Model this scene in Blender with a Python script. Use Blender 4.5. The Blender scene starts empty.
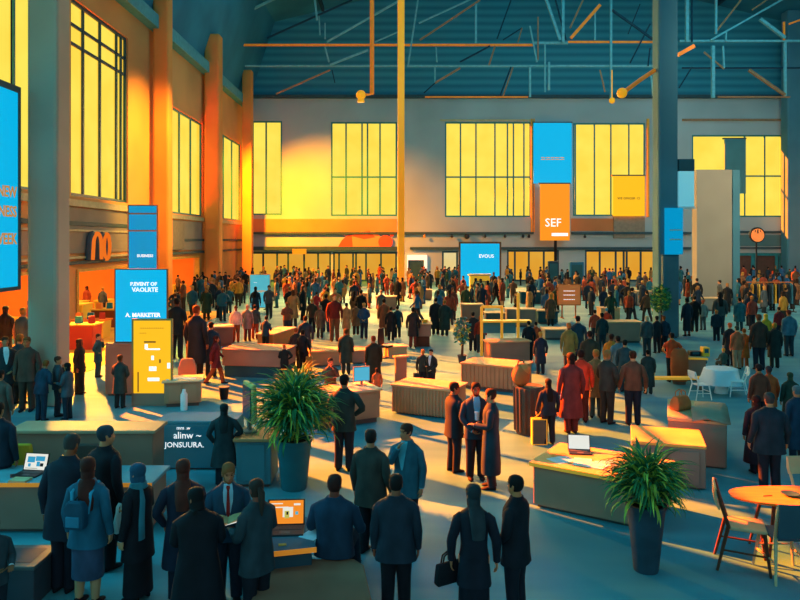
import bpy, bmesh, math, random
from mathutils import Vector, Matrix, noise
random.seed(7)
S = bpy.context.scene
COL = S.collection
F, H, HY = 720.0, 4.6, 240.0          # focal length in pixels, eye height, horizon row
V = Vector
PI = math.pi

def at(x, y, Y):                       # a point of the hall at depth Y seen at (x, y)
    return V(((x-400)*Y/F, Y, H-(y-HY)*Y/F))
def fl(x, y):                          # the floor point seen at (x, y)
    Y = F*H/(y-HY)
    return V(((x-400)*Y/F, Y, 0))

# ------------------------------------------------------------------ materials
def lin(h):
    if isinstance(h, str):
        h = h.lstrip('#'); c = [int(h[i:i+2], 16)/255 for i in (0, 2, 4)]
    else: c = h
    return tuple(v/12.92 if v <= .04045 else ((v+.055)/1.055)**2.4 for v in c)
MATS = {}
def mat(name, col, rough=.7, var=.18, scale=3.0, metal=0, emit=None, es=1.0, stretch=None, bump=0):
    if name in MATS: return MATS[name]
    m = bpy.data.materials.new(name); m.use_nodes = True; MATS[name] = m
    nt = m.node_tree; b = nt.nodes['Principled BSDF']
    b.inputs['Roughness'].default_value = rough; b.inputs['Metallic'].default_value = metal
    b.inputs['Specular IOR Level'].default_value = .25
    c = lin(col)
    tc = nt.nodes.new('ShaderNodeTexCoord'); nz = nt.nodes.new('ShaderNodeTexNoise')
    nz.inputs['Scale'].default_value = scale; nz.inputs['Detail'].default_value = 2
    src = tc.outputs['Object']
    if stretch:
        mp = nt.nodes.new('ShaderNodeMapping'); mp.inputs['Scale'].default_value = stretch
        nt.links.new(src, mp.inputs['Vector']); src = mp.outputs['Vector']
    nt.links.new(src, nz.inputs['Vector'])
    cr = nt.nodes.new('ShaderNodeValToRGB')
    cr.color_ramp.elements[0].position = .35; cr.color_ramp.elements[1].position = .65
    cr.color_ramp.elements[0].color = (*[v*(1-var) for v in c], 1)
    cr.color_ramp.elements[1].color = (*[min(1, v*(1+var)) for v in c], 1)
    nt.links.new(nz.outputs['Fac'], cr.inputs['Fac']); nt.links.new(cr.outputs['Color'], b.inputs['Base Color'])
    if emit:
        b.inputs['Emission Color'].default_value = (*lin(emit), 1); b.inputs['Emission Strength'].default_value = es
    if bump:
        bp = nt.nodes.new('ShaderNodeBump'); bp.inputs['Strength'].default_value = bump
        nt.links.new(nz.outputs['Fac'], bp.inputs['Height']); nt.links.new(bp.outputs['Normal'], b.inputs['Normal'])
    return m
def cloth(h): return mat('cloth_'+h, h, .8, .25, 5.5, stretch=(1, 1, .55), bump=.45)
def glow_mat(name, col, es, trans=None):
    if name in MATS: return MATS[name]
    m = bpy.data.materials.new(name); m.use_nodes = True; MATS[name] = m
    nt = m.node_tree; nt.nodes.clear()
    o = nt.nodes.new('ShaderNodeOutputMaterial'); e = nt.nodes.new('ShaderNodeEmission')
    e.inputs['Strength'].default_value = es
    tc = nt.nodes.new('ShaderNodeTexCoord'); nz = nt.nodes.new('ShaderNodeTexNoise'); nz.inputs['Scale'].default_value = .35
    nt.links.new(tc.outputs['Object'], nz.inputs['Vector'])
    cr = nt.nodes.new('ShaderNodeValToRGB'); c = lin(col)
    cr.color_ramp.elements[0].position = .35; cr.color_ramp.elements[1].position = .65
    cr.color_ramp.elements[0].color = (c[0], c[1]*.9, c[2]*.75, 1); cr.color_ramp.elements[1].color = (c[0], min(1, c[1]*1.05), min(1, c[2]*1.25), 1)
    nt.links.new(nz.outputs['Fac'], cr.inputs['Fac']); nt.links.new(cr.outputs['Color'], e.inputs['Color'])
    if trans:
        t = nt.nodes.new('ShaderNodeBsdfTransparent'); t.inputs['Color'].default_value = (*trans, 1)
        a = nt.nodes.new('ShaderNodeAddShader')
        nt.links.new(e.outputs[0], a.inputs[0]); nt.links.new(t.outputs[0], a.inputs[1]); nt.links.new(a.outputs[0], o.inputs[0])
    else: nt.links.new(e.outputs[0], o.inputs[0])
    return m

# ------------------------------------------------------------------ mesh building
class MB:
    def __init__(self): self.v, self.f, self.m, self.mi = [], [], [], 0
    def add(self, vs, fs):
        n = len(self.v); self.v += [tuple(p) for p in vs]
        for f in fs: self.f.append([i+n for i in f]); self.m.append(self.mi)
        return self
    def loft(self, rings, cap=True, close=True):
        n = len(rings[0]); vs = [p for r in rings for p in r]; fs = []
        for i in range(len(rings)-1):
            for j in range(n if close else n-1):
                a, b = i*n+j, i*n+(j+1) % n
                fs.append([a, b, b+n, a+n])
        if cap: fs += [list(range(n))[::-1], [(len(rings)-1)*n+j for j in range(n)]]
        return self.add(vs, fs)
    def tube(self, pts, rad, n=8, up=V((0, 1, .01)), flat=1.0):
        pts = [V(p) for p in pts]
        if not isinstance(rad, (list, tuple)): rad = [rad]*len(pts)
        rings = []
        for i, p in enumerate(pts):
            d = (pts[min(i+1, len(pts)-1)]-pts[max(i-1, 0)]).normalized()
            if i == 0: u = d.cross(up if abs(d.dot(up.normalized())) < .95 else V((1, 0, 0))).normalized()
            else: u = (u-d*u.dot(d)).normalized()
            w = d.cross(u)
            rings.append([p+u*(math.cos(2*PI*k/n)*rad[i])+w*(math.sin(2*PI*k/n)*rad[i]*flat) for k in range(n)])
        return self.loft(rings)
    def box(self, c, s, rz=0, taper=1.0):
        M = Matrix.Translation(V(c)) @ Matrix.Rotation(rz, 4, 'Z'); x, y, z = s[0]/2, s[1]/2, s[2]/2
        vs = [M @ V((sx*x*(taper if sz > 0 else 1), sy*y*(taper if sz > 0 else 1), sz*z)) for sz in (-1, 1) for sx, sy in ((-1, -1), (1, -1), (1, 1), (-1, 1))]
        return self.add(vs, [[3, 2, 1, 0], [4, 5, 6, 7], [0, 1, 5, 4], [1, 2, 6, 5], [2, 3, 7, 6], [3, 0, 4, 7]])
    def b2(self, lo, hi):
        return self.box([(a+b)/2 for a, b in zip(lo, hi)], [abs(b-a) for a, b in zip(lo, hi)])
    def bar(self, a, b, w, h=None, up=V((0, 0, 1))):
        a, b = V(a), V(b); d = (b-a).normalized(); h = h or w
        if abs(d.dot(up)) > .97: up = V((0, 1, 0))
        u = d.cross(up).normalized()*w/2; q = u.cross(d).normalized()*h/2
        return self.loft([[p-u-q, p+u-q, p+u+q, p-u+q] for p in (a, b)])
    def prism(self, poly, z0, z1):           # poly: list of (x, y), counter-clockwise
        return self.loft([[V((x, y, z0)) for x, y in poly], [V((x, y, z1)) for x, y in poly]])
    def ball(self, c, r, n=10, m=7, sq=(1, 1, 1)):
        rings = []
        for i in range(m+1):
            t = PI*(i/m); rr = max(math.sin(t), .02)
            rings.append([V(c)+V((math.cos(2*PI*k/n)*rr*r*sq[0], math.sin(2*PI*k/n)*rr*r*sq[1], -math.cos(t)*r*sq[2])) for k in range(n)])
        return self.loft(rings)
    def mesh(self, name, mats, smooth=True, angle=None):
        me = bpy.data.meshes.new(name); me.from_pydata(self.v, [], self.f)
        for mm in (mats if isinstance(mats, (list, tuple)) else [mats]): me.materials.append(mm)
        if len(set(self.m)) > 1 or (self.m and self.m[0]): me.polygons.foreach_set('material_index', self.m)
        bm = bmesh.new(); bm.from_mesh(me); bmesh.ops.recalc_face_normals(bm, faces=bm.faces)
        bm.to_mesh(me); bm.free()
        if smooth:
            me.polygons.foreach_set('use_smooth', [True]*len(me.polygons))
            me.set_sharp_from_angle(angle=math.radians(angle or 40))
        me.update(); return me

def tag(o, label=None, cat=None, group=None, kind=None):
    if label: o['label'] = label
    if cat: o['category'] = cat
    if group: o['group'] = group
    if kind: o['kind'] = kind
    return o
def empty(name, loc=(0, 0, 0), rz=0, label=None, cat=None, group=None, kind=None):
    o = bpy.data.objects.new(name, None); COL.objects.link(o); o.location = loc; o.rotation_euler = (0, 0, rz)
    o.empty_display_size = .1
    return tag(o, label, cat, group, kind)
def ob(name, mb, m, parent=None, loc=None, rz=0, smooth=True, bevel=0):
    me = mb.mesh(name, m, smooth) if isinstance(mb, MB) else mb
    o = bpy.data.objects.new(name, me); COL.objects.link(o)
    if parent: o.parent = parent
    if loc is not None: o.location = loc
    if rz: o.rotation_euler = (0, 0, rz)
    if bevel:
        b = o.modifiers.new('bevel', 'BEVEL'); b.width = bevel; b.segments = 2; b.limit_method = 'ANGLE'
    return o
def struct(name, mb, m, parent=None, smooth=False, label=None):
    o = ob(name, mb, m, parent, smooth=smooth)
    if not parent: o['kind'] = 'structure'
    if label: o['label'] = label
    return o
def copy_tree(o, parent=None):
    c = o.copy(); COL.objects.link(c)
    if parent: c.parent = parent
    for ch in list(o.children): copy_tree(ch, c)
    return c
def text(s, size, m, parent, loc, rot=(PI/2, 0, 0), name='lettering', align='CENTER', bold=0, sx=1):
    cu = bpy.data.curves.new(name, 'FONT'); cu.body = s; cu.size = size; cu.align_x = align; cu.align_y = 'CENTER'
    cu.extrude = .004; cu.offset = bold; cu.resolution_u = 2
    t = bpy.data.objects.new(name, cu); COL.objects.link(t)
    me = bpy.data.meshes.new_from_object(t.evaluated_get(bpy.context.evaluated_depsgraph_get()))
    bpy.data.objects.remove(t); me.name = name
    me.materials.clear(); me.materials.append(m)
    o = bpy.data.objects.new(name, me); COL.objects.link(o); o.parent = parent; o.location = loc; o.rotation_euler = rot; o.scale = (sx, 1, 1)
    return o
# ------------------------------------------------------------------ people
# a figure 1.75 m tall stands at the origin facing -Y
ARMS = {  # elbow, wrist, finger direction for the figure's left (+X) side
 'down':   ((.262, .035, 1.115), (.268, -.035, .86), (0, -.12, -1)),
 'loose':  ((.285, .06, 1.125), (.31, -.06, .885), (.05, -.25, -1)),
 'swing':  ((.26, -.06, 1.12), (.25, -.24, .94), (0, -.5, -.8)),
 'back':   ((.26, .15, 1.14), (.25, .16, .89), (0, .1, -1)),
 'pocket': ((.315, .07, 1.14), (.225, -.07, .945), (-.1, -.3, -.9)),
 'hip':    ((.37, .06, 1.16), (.205, -.06, 1.02), (-.6, -.5, -.3)),
 'front':  ((.265, -.03, 1.13), (.12, -.25, 1.08), (-.55, -.75, .0)),
 'hold':   ((.265, -.02, 1.13), (.14, -.27, 1.13), (-.35, -.85, .15)),
 'low':    ((.265, -.02, 1.12), (.10, -.19, .93), (-.75, -.35, -.45)),
 'phone':  ((.26, -.15, 1.17), (.135, -.14, 1.42), (-.25, .05, 1)),
 'chin':   ((.2, -.17, 1.17), (.06, -.17, 1.41), (-.5, .15, .8)),
 'cross':  ((.27, -.07, 1.15), (-.02, -.205, 1.16), (-1, .0, .12)),
 'behind': ((.275, .13, 1.14), (.09, .20, .97), (-.8, .1, -.5)),
 'reach':  ((.27, -.13, 1.17), (.2, -.40, 1.16), (-.1, -1, .05)),
 'desk':   ((.30, -.05, 1.13), (.27, -.30, 1.06), (-.35, -.9, -.15)),
 'raise':  ((.30, -.14, 1.22), (.22, -.26, 1.44), (-.1, -.2, 1)),
}
def rot_about(p, ax, ang, piv):
    return Matrix.Rotation(ang, 3, ax) @ (V(p)-V(piv)) + V(piv)
HEADP = [(0, .028, .070, .020), (.02, .046, .088, .045), (.045, .057, .092, .062), (.075, .065, .093, .075), (.09, .068, .093, .082), (.105, .070, .091, .090),
         (.125, .073, .087, .097), (.15, .076, .093, .101), (.18, .076, .088, .101), (.205, .066, .071, .088), (.224, .045, .046, .060), (.235, .013, .013, .018)]
NOSE = {.075: .014, .09: .024, .105: .016, .125: .007}

class Fig:
    def __init__(s, lean=0, seat=None, yaw=0, pitch=0, n=12, wide=1.0, turn=0):
        s.lean, s.seat, s.yaw, s.pitch, s.n, s.wide, s.turn = lean, seat, yaw, pitch, n, wide, turn
        s.dz = 0 if seat is None else (seat+.10)-.92
    def w(s, p):                        # upper-body bend and sitting height
        p = V(p)
        if s.lean:
            t = max(0, min(1, (p.z-.86)/.30)); p = rot_about(p, 'X', math.radians(s.lean)*t, (0, 0, .95))
        p.z += s.dz
        return p
    def hd(s, p):                       # from the head's own frame (chin height 0)
        p = V(p)+V((0, -.012, 1.515))
        p = rot_about(p, 'X', math.radians(s.pitch), (0, .01, 1.53)); p = rot_about(p, 'Z', math.radians(s.yaw), (0, .01, 1.53))
        return s.w(p)
    def ring(s, z, w, d, cy=0, pw=2.4, cx=0, warp=True, wide=True):
        out = []
        for k in range(s.n):
            a = 2*PI*k/s.n; c, q = math.cos(a), math.sin(a)
            p = V((cx+w*(s.wide if wide else 1)*math.copysign(abs(c)**(2/pw), c), cy+d*math.copysign(abs(q)**(2/pw), q), z))
            out.append(s.w(p) if warp else p)
        return out
    def shell(s, prof, mb, cap=True, pw=2.4):   # prof: (z, half-width, half-depth, centre y)
        mb.loft([s.ring(q[0], q[1], q[2], q[3] if len(q) > 3 else 0, pw) for q in prof], cap)
    def head_pt(s, row, a, k=1.0, feat=True):
        z, w, f, b = row; c, q = math.sin(a), -math.cos(a)
        y = q*(f if q < 0 else b); x = c*w
        if feat:
            da = abs((a+PI) % (2*PI)-PI)
            if da < .2: y -= NOSE.get(z, 0)
            if z == .125 and .25 < da < .75: y += .008
            if z == .045 and da < .4: y -= .004
        return V((x*k, y*k, z))
    def head(s, mb, n=None):
        n = n or max(s.n, 8)
        mb.loft([[s.hd(s.head_pt(r, 2*PI*k/n)) for k in range(n)] for r in HEADP])
        mb.tube([s.w((0, .012, 1.44)), s.w((0, .012, 1.50)), s.hd((0, .018, .035)), s.hd((0, .015, .07))], [.068, .058, .056, .05], max(6, s.n))
        if s.n >= 10:
            for sx in (-1, 1):
                mb.loft([[s.hd((sx*(.070+.013*o), .012+yy*sc, .108+zz*sc)) for yy, zz in ((-.018, .0), (-.008, -.032), (.014, -.018), (.024, .022), (.004, .034))] for o, sc in ((0, .8), (1, 1))])
    def hair(s, mb, kind):
        n = max(s.n, 8); rings = []
        def hairy(z, a):
            da = abs((a+PI) % (2*PI)-PI)
            if kind in ('short', 'bob', 'long', 'bun', 'tail'):
                if da < .62: return z >= .178
                if da < 1.15: return z >= (.14 if kind == 'short' else .125)
                if da < 1.75: return z >= (.105 if kind == 'short' else .0)
                return z >= (.055 if kind == 'short' else 0)
            if kind == 'balding': return da > 1.3 and .05 <= z <= .17
            if kind == 'hood': return da > .75 or z >= .185
        th = {'short': 1.10, 'balding': 1.04, 'bob': 1.17, 'long': 1.16, 'bun': 1.09, 'tail': 1.10, 'hood': 1.20}[kind]
        rows = list(HEADP)
        L = {'long': .34, 'bob': .05, 'hood': .06}.get(kind)
        if L:
            for t in (1.0, .66, .33, .1):
                zz = -L*t; w = (.105 if kind == 'hood' else .092)+.012*math.sin(t*3)*(kind == 'long')-.018*t*(kind == 'long'); d = (.095 if kind == 'hood' else .045)
                cy = .085+.085*min(1, t*1.6) if kind == 'long' else (.035 if kind == 'bob' else .012)
                rings.append([s.hd((w*math.sin(2*PI*k/n), cy-d*math.cos(2*PI*k/n), zz)) for k in range(n)])
        for r in rows:
            if r[0] < .03 and not L and kind != 'bun': continue
            if kind == 'balding' and r[0] > .19: continue
            rr = []
            for k in range(n):
                a = 2*PI*k/n
                kk = th if hairy(r[0], a) else .88
                r2 = (r[0], max(r[1], .066), r[2], max(r[3], .096)) if (L and r[0] < .08 and kk > 1) else r
                p = s.head_pt(r2, a, 1, False); q = V((p.x*kk, p.y*kk+(.004 if kk > 1 else 0), p.z+(.014 if kk > 1 and r[0] > .2 else 0)))
                rr.append(s.hd(q))
            rings.append(rr)
        mb.loft(rings)
        if kind == 'bun': mb.ball(s.hd((0, .125, .155)), .048, 8, 5)
        if kind == 'tail': mb.tube([s.hd((0, .10, .15)), s.hd((0, .15, .10)), s.hd((0, .14, -.02)), s.hd((0, .12, -.16))], [.03, .042, .036, .01], 6)
    def arm_pts(s, sx, preset, sh=.185):
        P = ARMS[preset] if isinstance(preset, str) else preset
        f = lambda p: s.w((p[0]*sx, p[1], p[2]))
        d = s.w((P[1][0]*sx+P[2][0]*sx*.1, P[1][1]+P[2][1]*.1, P[1][2]+P[2][2]*.1))-f(P[1])
        return s.w((sh*sx*s.wide, .0, 1.405)), f(P[0]), f(P[1]), d.normalized()
    def arm(s, mb, sx, preset, fingers=True):
        a, e, w, d = s.arm_pts(sx, preset); n = max(5, s.n-4)
        mb.tube([a-V((sx*.03, 0, .03)), a.lerp(e, .35), a.lerp(e, .9), e.lerp(w, .12), e.lerp(w, .4), w], [.052, .05, .04, .04, .041, .027], n)
        side = V((0, 0, 1)).cross(d)
        side = V((0, -1, 0)) if abs(d.z) > .8 else side.normalized()*-sx
        side = (side-d*side.dot(d)).normalized(); nrm = d.cross(side).normalized()
        if nrm.x*sx > 0: nrm = -nrm                                       # palm looks inwards
        def row(t, hw, th): return [w+d*t+side*(hw*cx)+nrm*(th*cy) for cx, cy in ((-1, -.7), (0, -1), (1, -.7), (1, .7), (0, 1), (-1, .7))]
        mb.loft([row(-.012, .024, .02), row(.02, .034, .017), (row(.06, .042, .015)), row(.092, .039, .011)])
        if fingers:
            for i, (o, L) in enumerate(((.031, .068), (.011, .078), (-.010, .073), (-.030, .057))):
                b = w+d*.082+side*o; sp = d+side*(o*1.6); c1 = (sp+nrm*.28).normalized(); c2 = (sp+nrm*.95).normalized()
                k = b+c1*L*.5
                mb.tube([b, k, k+c2*L*.33, k+c2*L*.55], [.0095, .009, .008, .006], 5)
            b = w+d*.03+side*.03; t1 = (d*.6+side*.75+nrm*.15).normalized(); t2 = (d*.9+side*.25+nrm*.3).normalized()
            mb.tube([b, b+t1*.032, b+t1*.032+t2*.03, b+t1*.032+t2*.048], [.013, .011, .009, .006], 5)
        else:
            mb.loft([row(.085, .036, .012), row(.13, .034, .011), row(.165, .02, .008)])
    def leg_pts(s, sx, st):
        if st == 'sit':
            z = s.seat+.10
            return [V((.09*sx, 0, z)), V((.13*sx, -.44, z-.03)), V((.13*sx, -.42, .09))]
        if st == 'sitf':
            z = s.seat+.10
            return [V((.09*sx, 0, z)), V((.12*sx, -.46, z-.02)), V((.12*sx, -.62, .09))]
        if st == 'walk':
            return [V((.085*sx, 0, .90)), V((.095*sx, -.13*sx-.03, .49)), V((.09*sx, -.30*sx+.06, .09+(.05 if sx < 0 else 0)))]
        wd = {'stand': .105, 'apart': .15, 'close': .075}[st]
        return [V((.085*sx, 0, .90)), V(((.085+wd)/2*sx, -.015, .49)), V((wd*sx, .02, .09))]
    def leg(s, mb, sx, st, k=1.0, hem=False):
        h, kn, an = s.leg_pts(sx, st); n = max(6, s.n-2)
        r = [.10, .092, .068, .066, .064, .047] if not hem else [.118, .112, .088, .083, .078, .072]
        end = an if not hem else an-V((0, 0, .035))
        mb.tube([h+V((0, 0, .03)) if st[:3] != 'sit' else h, h.lerp(kn, .35), kn.lerp(h, .1), kn.lerp(end, .12), kn.lerp(end, .45), end], [q*k for q in r], n)
    def foot(s, mb, sx, st, shoe=True, heel=0):
        an = s.leg_pts(sx, st)[2]; o = .012 if shoe else 0; n = 8
        lift = an.z-.09
        def row(y, w, h, z=0): return [V((an.x+sx*.02*(-y)+w*math.cos(2*PI*k/n), an.y+y, lift+.0+z+h*(.5+.5*math.sin(2*PI*k/n)))) for k in range(n)]
        mb.loft([row(.075, .02, .06), row(.05, .036+o*.5, .10), row(.0, .04+o*.5, .105), row(-.07, .044+o*.5, .07), row(-.13, .047+o*.5, .05), row(-.17, .035, .04), row(-.19, .012, .02)])

TORSO = [(.80, .12, .10), (.87, .163, .112), (.95, .172, .118), (1.05, .150, .104), (1.15, .158, .108), (1.28, .178, .118), (1.36, .180, .108), (1.42, .145, .085), (1.465, .085, .07), (1.51, .058, .058, .012)]
def jacket_prof(hem, fit=0, flare=0):
    P = [(.45, .235, .175), (.62, .228, .168), (.80, .216, .156), (.92, .208, .152), (1.05, .188, .138), (1.18, .197, .142), (1.30, .214, .146), (1.375, .222, .134), (1.43, .192, .108), (1.475, .108, .084, .004), (1.515, .078, .076, .010)]
    P = [(q[0], q[1]*(1-fit), q[2]*(1-fit), *q[3:]) for q in P]
    up = [q for q in P if q[0] > hem+.03]
    z0 = up[0]; t = max(0, (.92-hem))
    lo = next((q for q in reversed(P) if q[0] <= hem+.03), P[0])
    first = (hem, (lo[1]+flare*t), (lo[2]+flare*t*.8))
    return [first]+[(q[0], q[1]+flare*max(0, .92-q[0]), q[2]+flare*max(0, .92-q[0])*.8, *q[3:]) for q in up]

def remeshed(mb, vox, name):
    me = mb.mesh(name, [], False); o = bpy.data.objects.new(name, me); COL.objects.link(o)
    r = o.modifiers.new('r', 'REMESH'); r.mode = 'VOXEL'; r.voxel_size = vox
    sm = o.modifiers.new('s', 'SMOOTH'); sm.factor = .5; sm.iterations = 2
    e = bpy.data.meshes.new_from_object(o.evaluated_get(bpy.context.evaluated_depsgraph_get()))
    bpy.data.objects.remove(o); e.polygons.foreach_set('use_smooth', [True]*len(e.polygons)); e.name = name
    return e

PROTO = {}
def build_fig(lod, hem=.80, lower='trousers', hair='short', arms=('down', 'down'), legs='stand', lean=0, seat=None, yaw=0, pitch=0, wide=1.0, fit=0, flare=0,
              shirt=False, tie=False, sleeves='long', face=False, beard=False, skirt_hem=.45, skirt_w=.2, cuffs=True, scarf=False, collar=True, straps=False, lapels=False):
    key = repr(sorted(locals().items()))
    if key in PROTO: return PROTO[key]
    n = {2: 16, 1: 12, 0: 8}[lod]
    g = Fig(lean, seat, yaw, pitch, n, wide)
    parts = []                             # (part name, mesh, role, parent index or None)
    def put(name, mb, role, par=None, angle=40):
        parts.append((name, mb if not isinstance(mb, MB) else mb.mesh(name, MATS['base_cloth'], True, angle), role, par)); return len(parts)-1
    b = MB()
    g.shell(TORSO, b); g.head(b)
    for sx in (1, -1):
        g.arm(b, sx, arms[0] if sx > 0 else arms[1], lod > 0); g.leg(b, sx, legs); g.foot(b, sx, legs, False)
    body = remeshed(b, {2: .0065, 1: .013, 0: .02}[lod], 'body') if lod else b.mesh('body', [], True, 70)
    body.materials.append(MATS['base_cloth']); put('body', body, 'skin')
    if hair:
        h = MB(); g.hair(h, hair)
        put('hood' if hair == 'hood' else 'hair', h, 'hair', None, 60)
    # lower garment
    if lower in ('trousers', 'shorts'):
        t = MB()
        g.shell([(.79, .12, .115), (.85, .176, .128), (.95, .184, .128), (1.06, .163, .115)], t) if seat is None else g.shell([(.82, .15, .13), (.88, .186, .14), (.97, .184, .13), (1.06, .165, .118)], t)
        for sx in (1, -1): g.leg(t, sx, legs, 1.0, True)
        put('trousers', t, 'bottom', None, 60)
    else:                                   # skirt, dress or robe below the waist
        t = MB(); hz = skirt_hem
        pr = [(hz, skirt_w, skirt_w*.82), (hz*.55+.45*.92, (skirt_w+.19)/2, (skirt_w*.82+.13)/2), (.92, .195, .14), (1.03, .168, .118), (1.10, .166, .116)]
        g.shell(pr, t, True, 2.1); put('skirt' if lower == 'skirt' else 'dress', t, 'bottom', None, 60)
    if lod:
        for sx in (1, -1):
            s_ = MB(); g.foot(s_, sx, legs, True); put('shoe', s_, 'shoe')
    else:
        s_ = MB(); g.foot(s_, 1, legs, True); g.foot(s_, -1, legs, True); put('shoe', s_, 'shoe')
    # upper garment
    j = MB(); pr = jacket_prof(hem, fit, flare)
    if seat is not None: pr = jacket_prof(max(hem, .84), fit, flare)
    if not collar: pr = pr[:-1]
    g.shell(pr, j)
    for sx in (1, -1):
        a, e, w, d = g.arm_pts(sx, arms[0] if sx > 0 else arms[1], .178); m = max(6, n-4)
        if sleeves == 'long': j.tube([a-V((sx*.055, 0, .028)), a-V((sx*.012, 0, .034)), a.lerp(e, .20), a.lerp(e, .55), a.lerp(e, .93), e.lerp(w, .10), e.lerp(w, .5), w+d*.005], [.05, .068, .074, .066, .060, .059, .051, .043], m)
        elif sleeves == 'short': j.tube([a-V((sx*.055, 0, .028)), a-V((sx*.012, 0, .034)), a.lerp(e, .20), a.lerp(e, .45), a.lerp(e, .7)], [.05, .066, .072, .068, .064], m)
    ji = put('jacket' if sleeves == 'long' else ('vest' if sleeves == 'none' else 'shirt'), j, 'top', None, 55)
    if shirt:
        def front(z, extra): 
            P = jacket_prof(.8, fit); 
            for q0, q1 in zip(P, P[1:]):
                if q0[0] <= z <= q1[0]:
                    t = (z-q0[0])/(q1[0]-q0[0]); return -(q0[2]+(q1[2]-q0[2])*t)*1.0-extra
            return -.08-extra
        def strip(rows, extra):
            m_ = MB()
            L = [[g.w((x, front(z, extra)+abs(x)*.12, z)) for x in (-hw, -hw*.4, hw*.4, hw)] for z, hw in rows]
            B_ = [[g.w((x, front(z, extra)+.03, z)) for x in (-hw, -hw*.4, hw*.4, hw)] for z, hw in rows]
            m_.loft([l+q[::-1] for l, q in zip(L, B_)]); return m_
        put('shirt', strip([(1.10, .01), (1.2, .035), (1.32, .058), (1.42, .062), (1.475, .055), (1.51, .05)], .014), 'shirt', ji)
        if tie: put('tie', strip([(1.12, .006), (1.16, .024), (1.3, .021), (1.44, .014), (1.47, .024), (1.495, .02)], .021), 'tie', ji)
    if face and lod:
        for sx in (1, -1):
            e_ = MB(); e_.ball(g.hd((sx*.030, -.0765, .124)), .0085, 8, 6); put('eye', e_, 'dark', 0)
            w_ = MB(); w_.tube([g.hd((sx*.016, -.092, .146)), g.hd((sx*.032, -.088, .150)), g.hd((sx*.048, -.074, .146))], .0042, 5); put('eyebrow', w_, 'hair', 0)
        l_ = MB(); l_.tube([g.hd((-.024, -.087, .046)), g.hd((0, -.098, .049)), g.hd((.024, -.087, .046))], [.004, .0075, .004], 6); put('mouth', l_, 'lip', 0)
    if beard:
        q_ = MB(); rows = []
        for z, k in ((-.012, 1.02), (.0, 1.10), (.02, 1.10), (.036, 1.07), (.045, 1.03), (.075, 1.045), (.1, 1.02)):
            r = min(HEADP, key=lambda r: abs(r[0]-max(0, z))); n2 = 14
            row = []
            for k2 in range(n2):
                a = -1.9+3.8*k2/(n2-1); da = abs(a)
                kk = k if (z < .05 or da > .8 or (z == .075 and False)) else .9
                p = g.head_pt((r[0], r[1], r[2], r[3]), a, kk, False); row.append(g.hd((p.x, p.y, z)))
            rows.append(row+[g.hd((0, .02, z))])
        q_.loft(rows); put('beard', q_, 'hair', 0)
    if cuffs and lod == 2 and sleeves == 'long':
        for sx in (1, -1):
            a, e, w, d = g.arm_pts(sx, arms[0] if sx > 0 else arms[1]); c_ = MB(); c_.tube([w-d*.01, w+d*.014], [.039, .037], 10); put('cuff', c_, 'shirt', ji)
    if scarf:
        s_ = MB()
        for k in range(3): s_.tube([g.w((math.cos(2*PI*i/12)*(.10-.008*k), .005+math.sin(2*PI*i/12)*(.098-.008*k), 1.455+.024*k+.012*math.sin(2*PI*i/12))) for i in range(13)], .026, 7)
        s_.tube([g.w((.06, .10, 1.47)), g.w((.10, .155, 1.33)), g.w((.13, .165, 1.1)), g.w((.14, .175, .85))], [.03, .05, .055, .06], 7, flat=.35)
        put('scarf', s_, 'scarf', None, 60)
    if straps:
        for sx in (1, -1):
            s_ = MB(); s_.tube([g.w((sx*.11, -.12, 1.2)), g.w((sx*.12, -.145, 1.36)), g.w((sx*.12, -.03, 1.475)), g.w((sx*.12, .14, 1.38)), g.w((sx*.1, .17, 1.15))], .02, 6, flat=.5); put('strap', s_, 'scarf', ji)
    PROTO[key] = parts
    return parts

SKINS = ['#c98a5e', '#b87a52', '#8f5636', '#d9a070', '#6f432c', '#a86a44']
ROLE_DEF = {'shoe': '#14161c', 'dark': '#0c0a0a', 'lip': '#8a3a30', 'shirt': '#b9d4dc', 'tie': '#8a2a20', 'scarf': '#2f8a9a'}
def person(loc, rot, height, label, lod=1, top='#1d2a38', bottom='#171c28', hair_c='#17120f', skin=None, group=None, roles=None, cat='person', **kw):
    parts = build_fig(lod, **kw)
    cols = dict(ROLE_DEF); cols.update(top=top, bottom=bottom, hair=hair_c, skin=skin or SKINS[int(abs(loc[0]*7+loc[1]*13)) % len(SKINS)]); cols.update(roles or {})
    r = empty('person', loc, math.radians(rot), label, cat, group); r.scale = (height/1.75,)*3
    made = []
    for name, me, role, par in parts:
        o = bpy.data.objects.new(name, me); COL.objects.link(o); o.parent = r if par is None else made[par]
        m = cloth(cols[role]) if role != 'skin' else mat('skin_'+cols[role], cols[role], .6, .08, 6)
        o.material_slots[0].link = 'OBJECT'; o.material_slots[0].material = m
        made.append(o)
    r['parts_made'] = 0; del r['parts_made']
    return r
def P(x, yf, hpx, rot, label, **kw):        # a person whose feet stand at the floor seen at (x, yf), hpx pixels tall
    p = fl(x, yf); h = hpx*p.y/F; z = kw.pop('z', 0)
    Y = p.y
    p.z = z
    return person(p, rot, h, label, **kw)
mat('base_cloth', '#222833')
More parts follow.
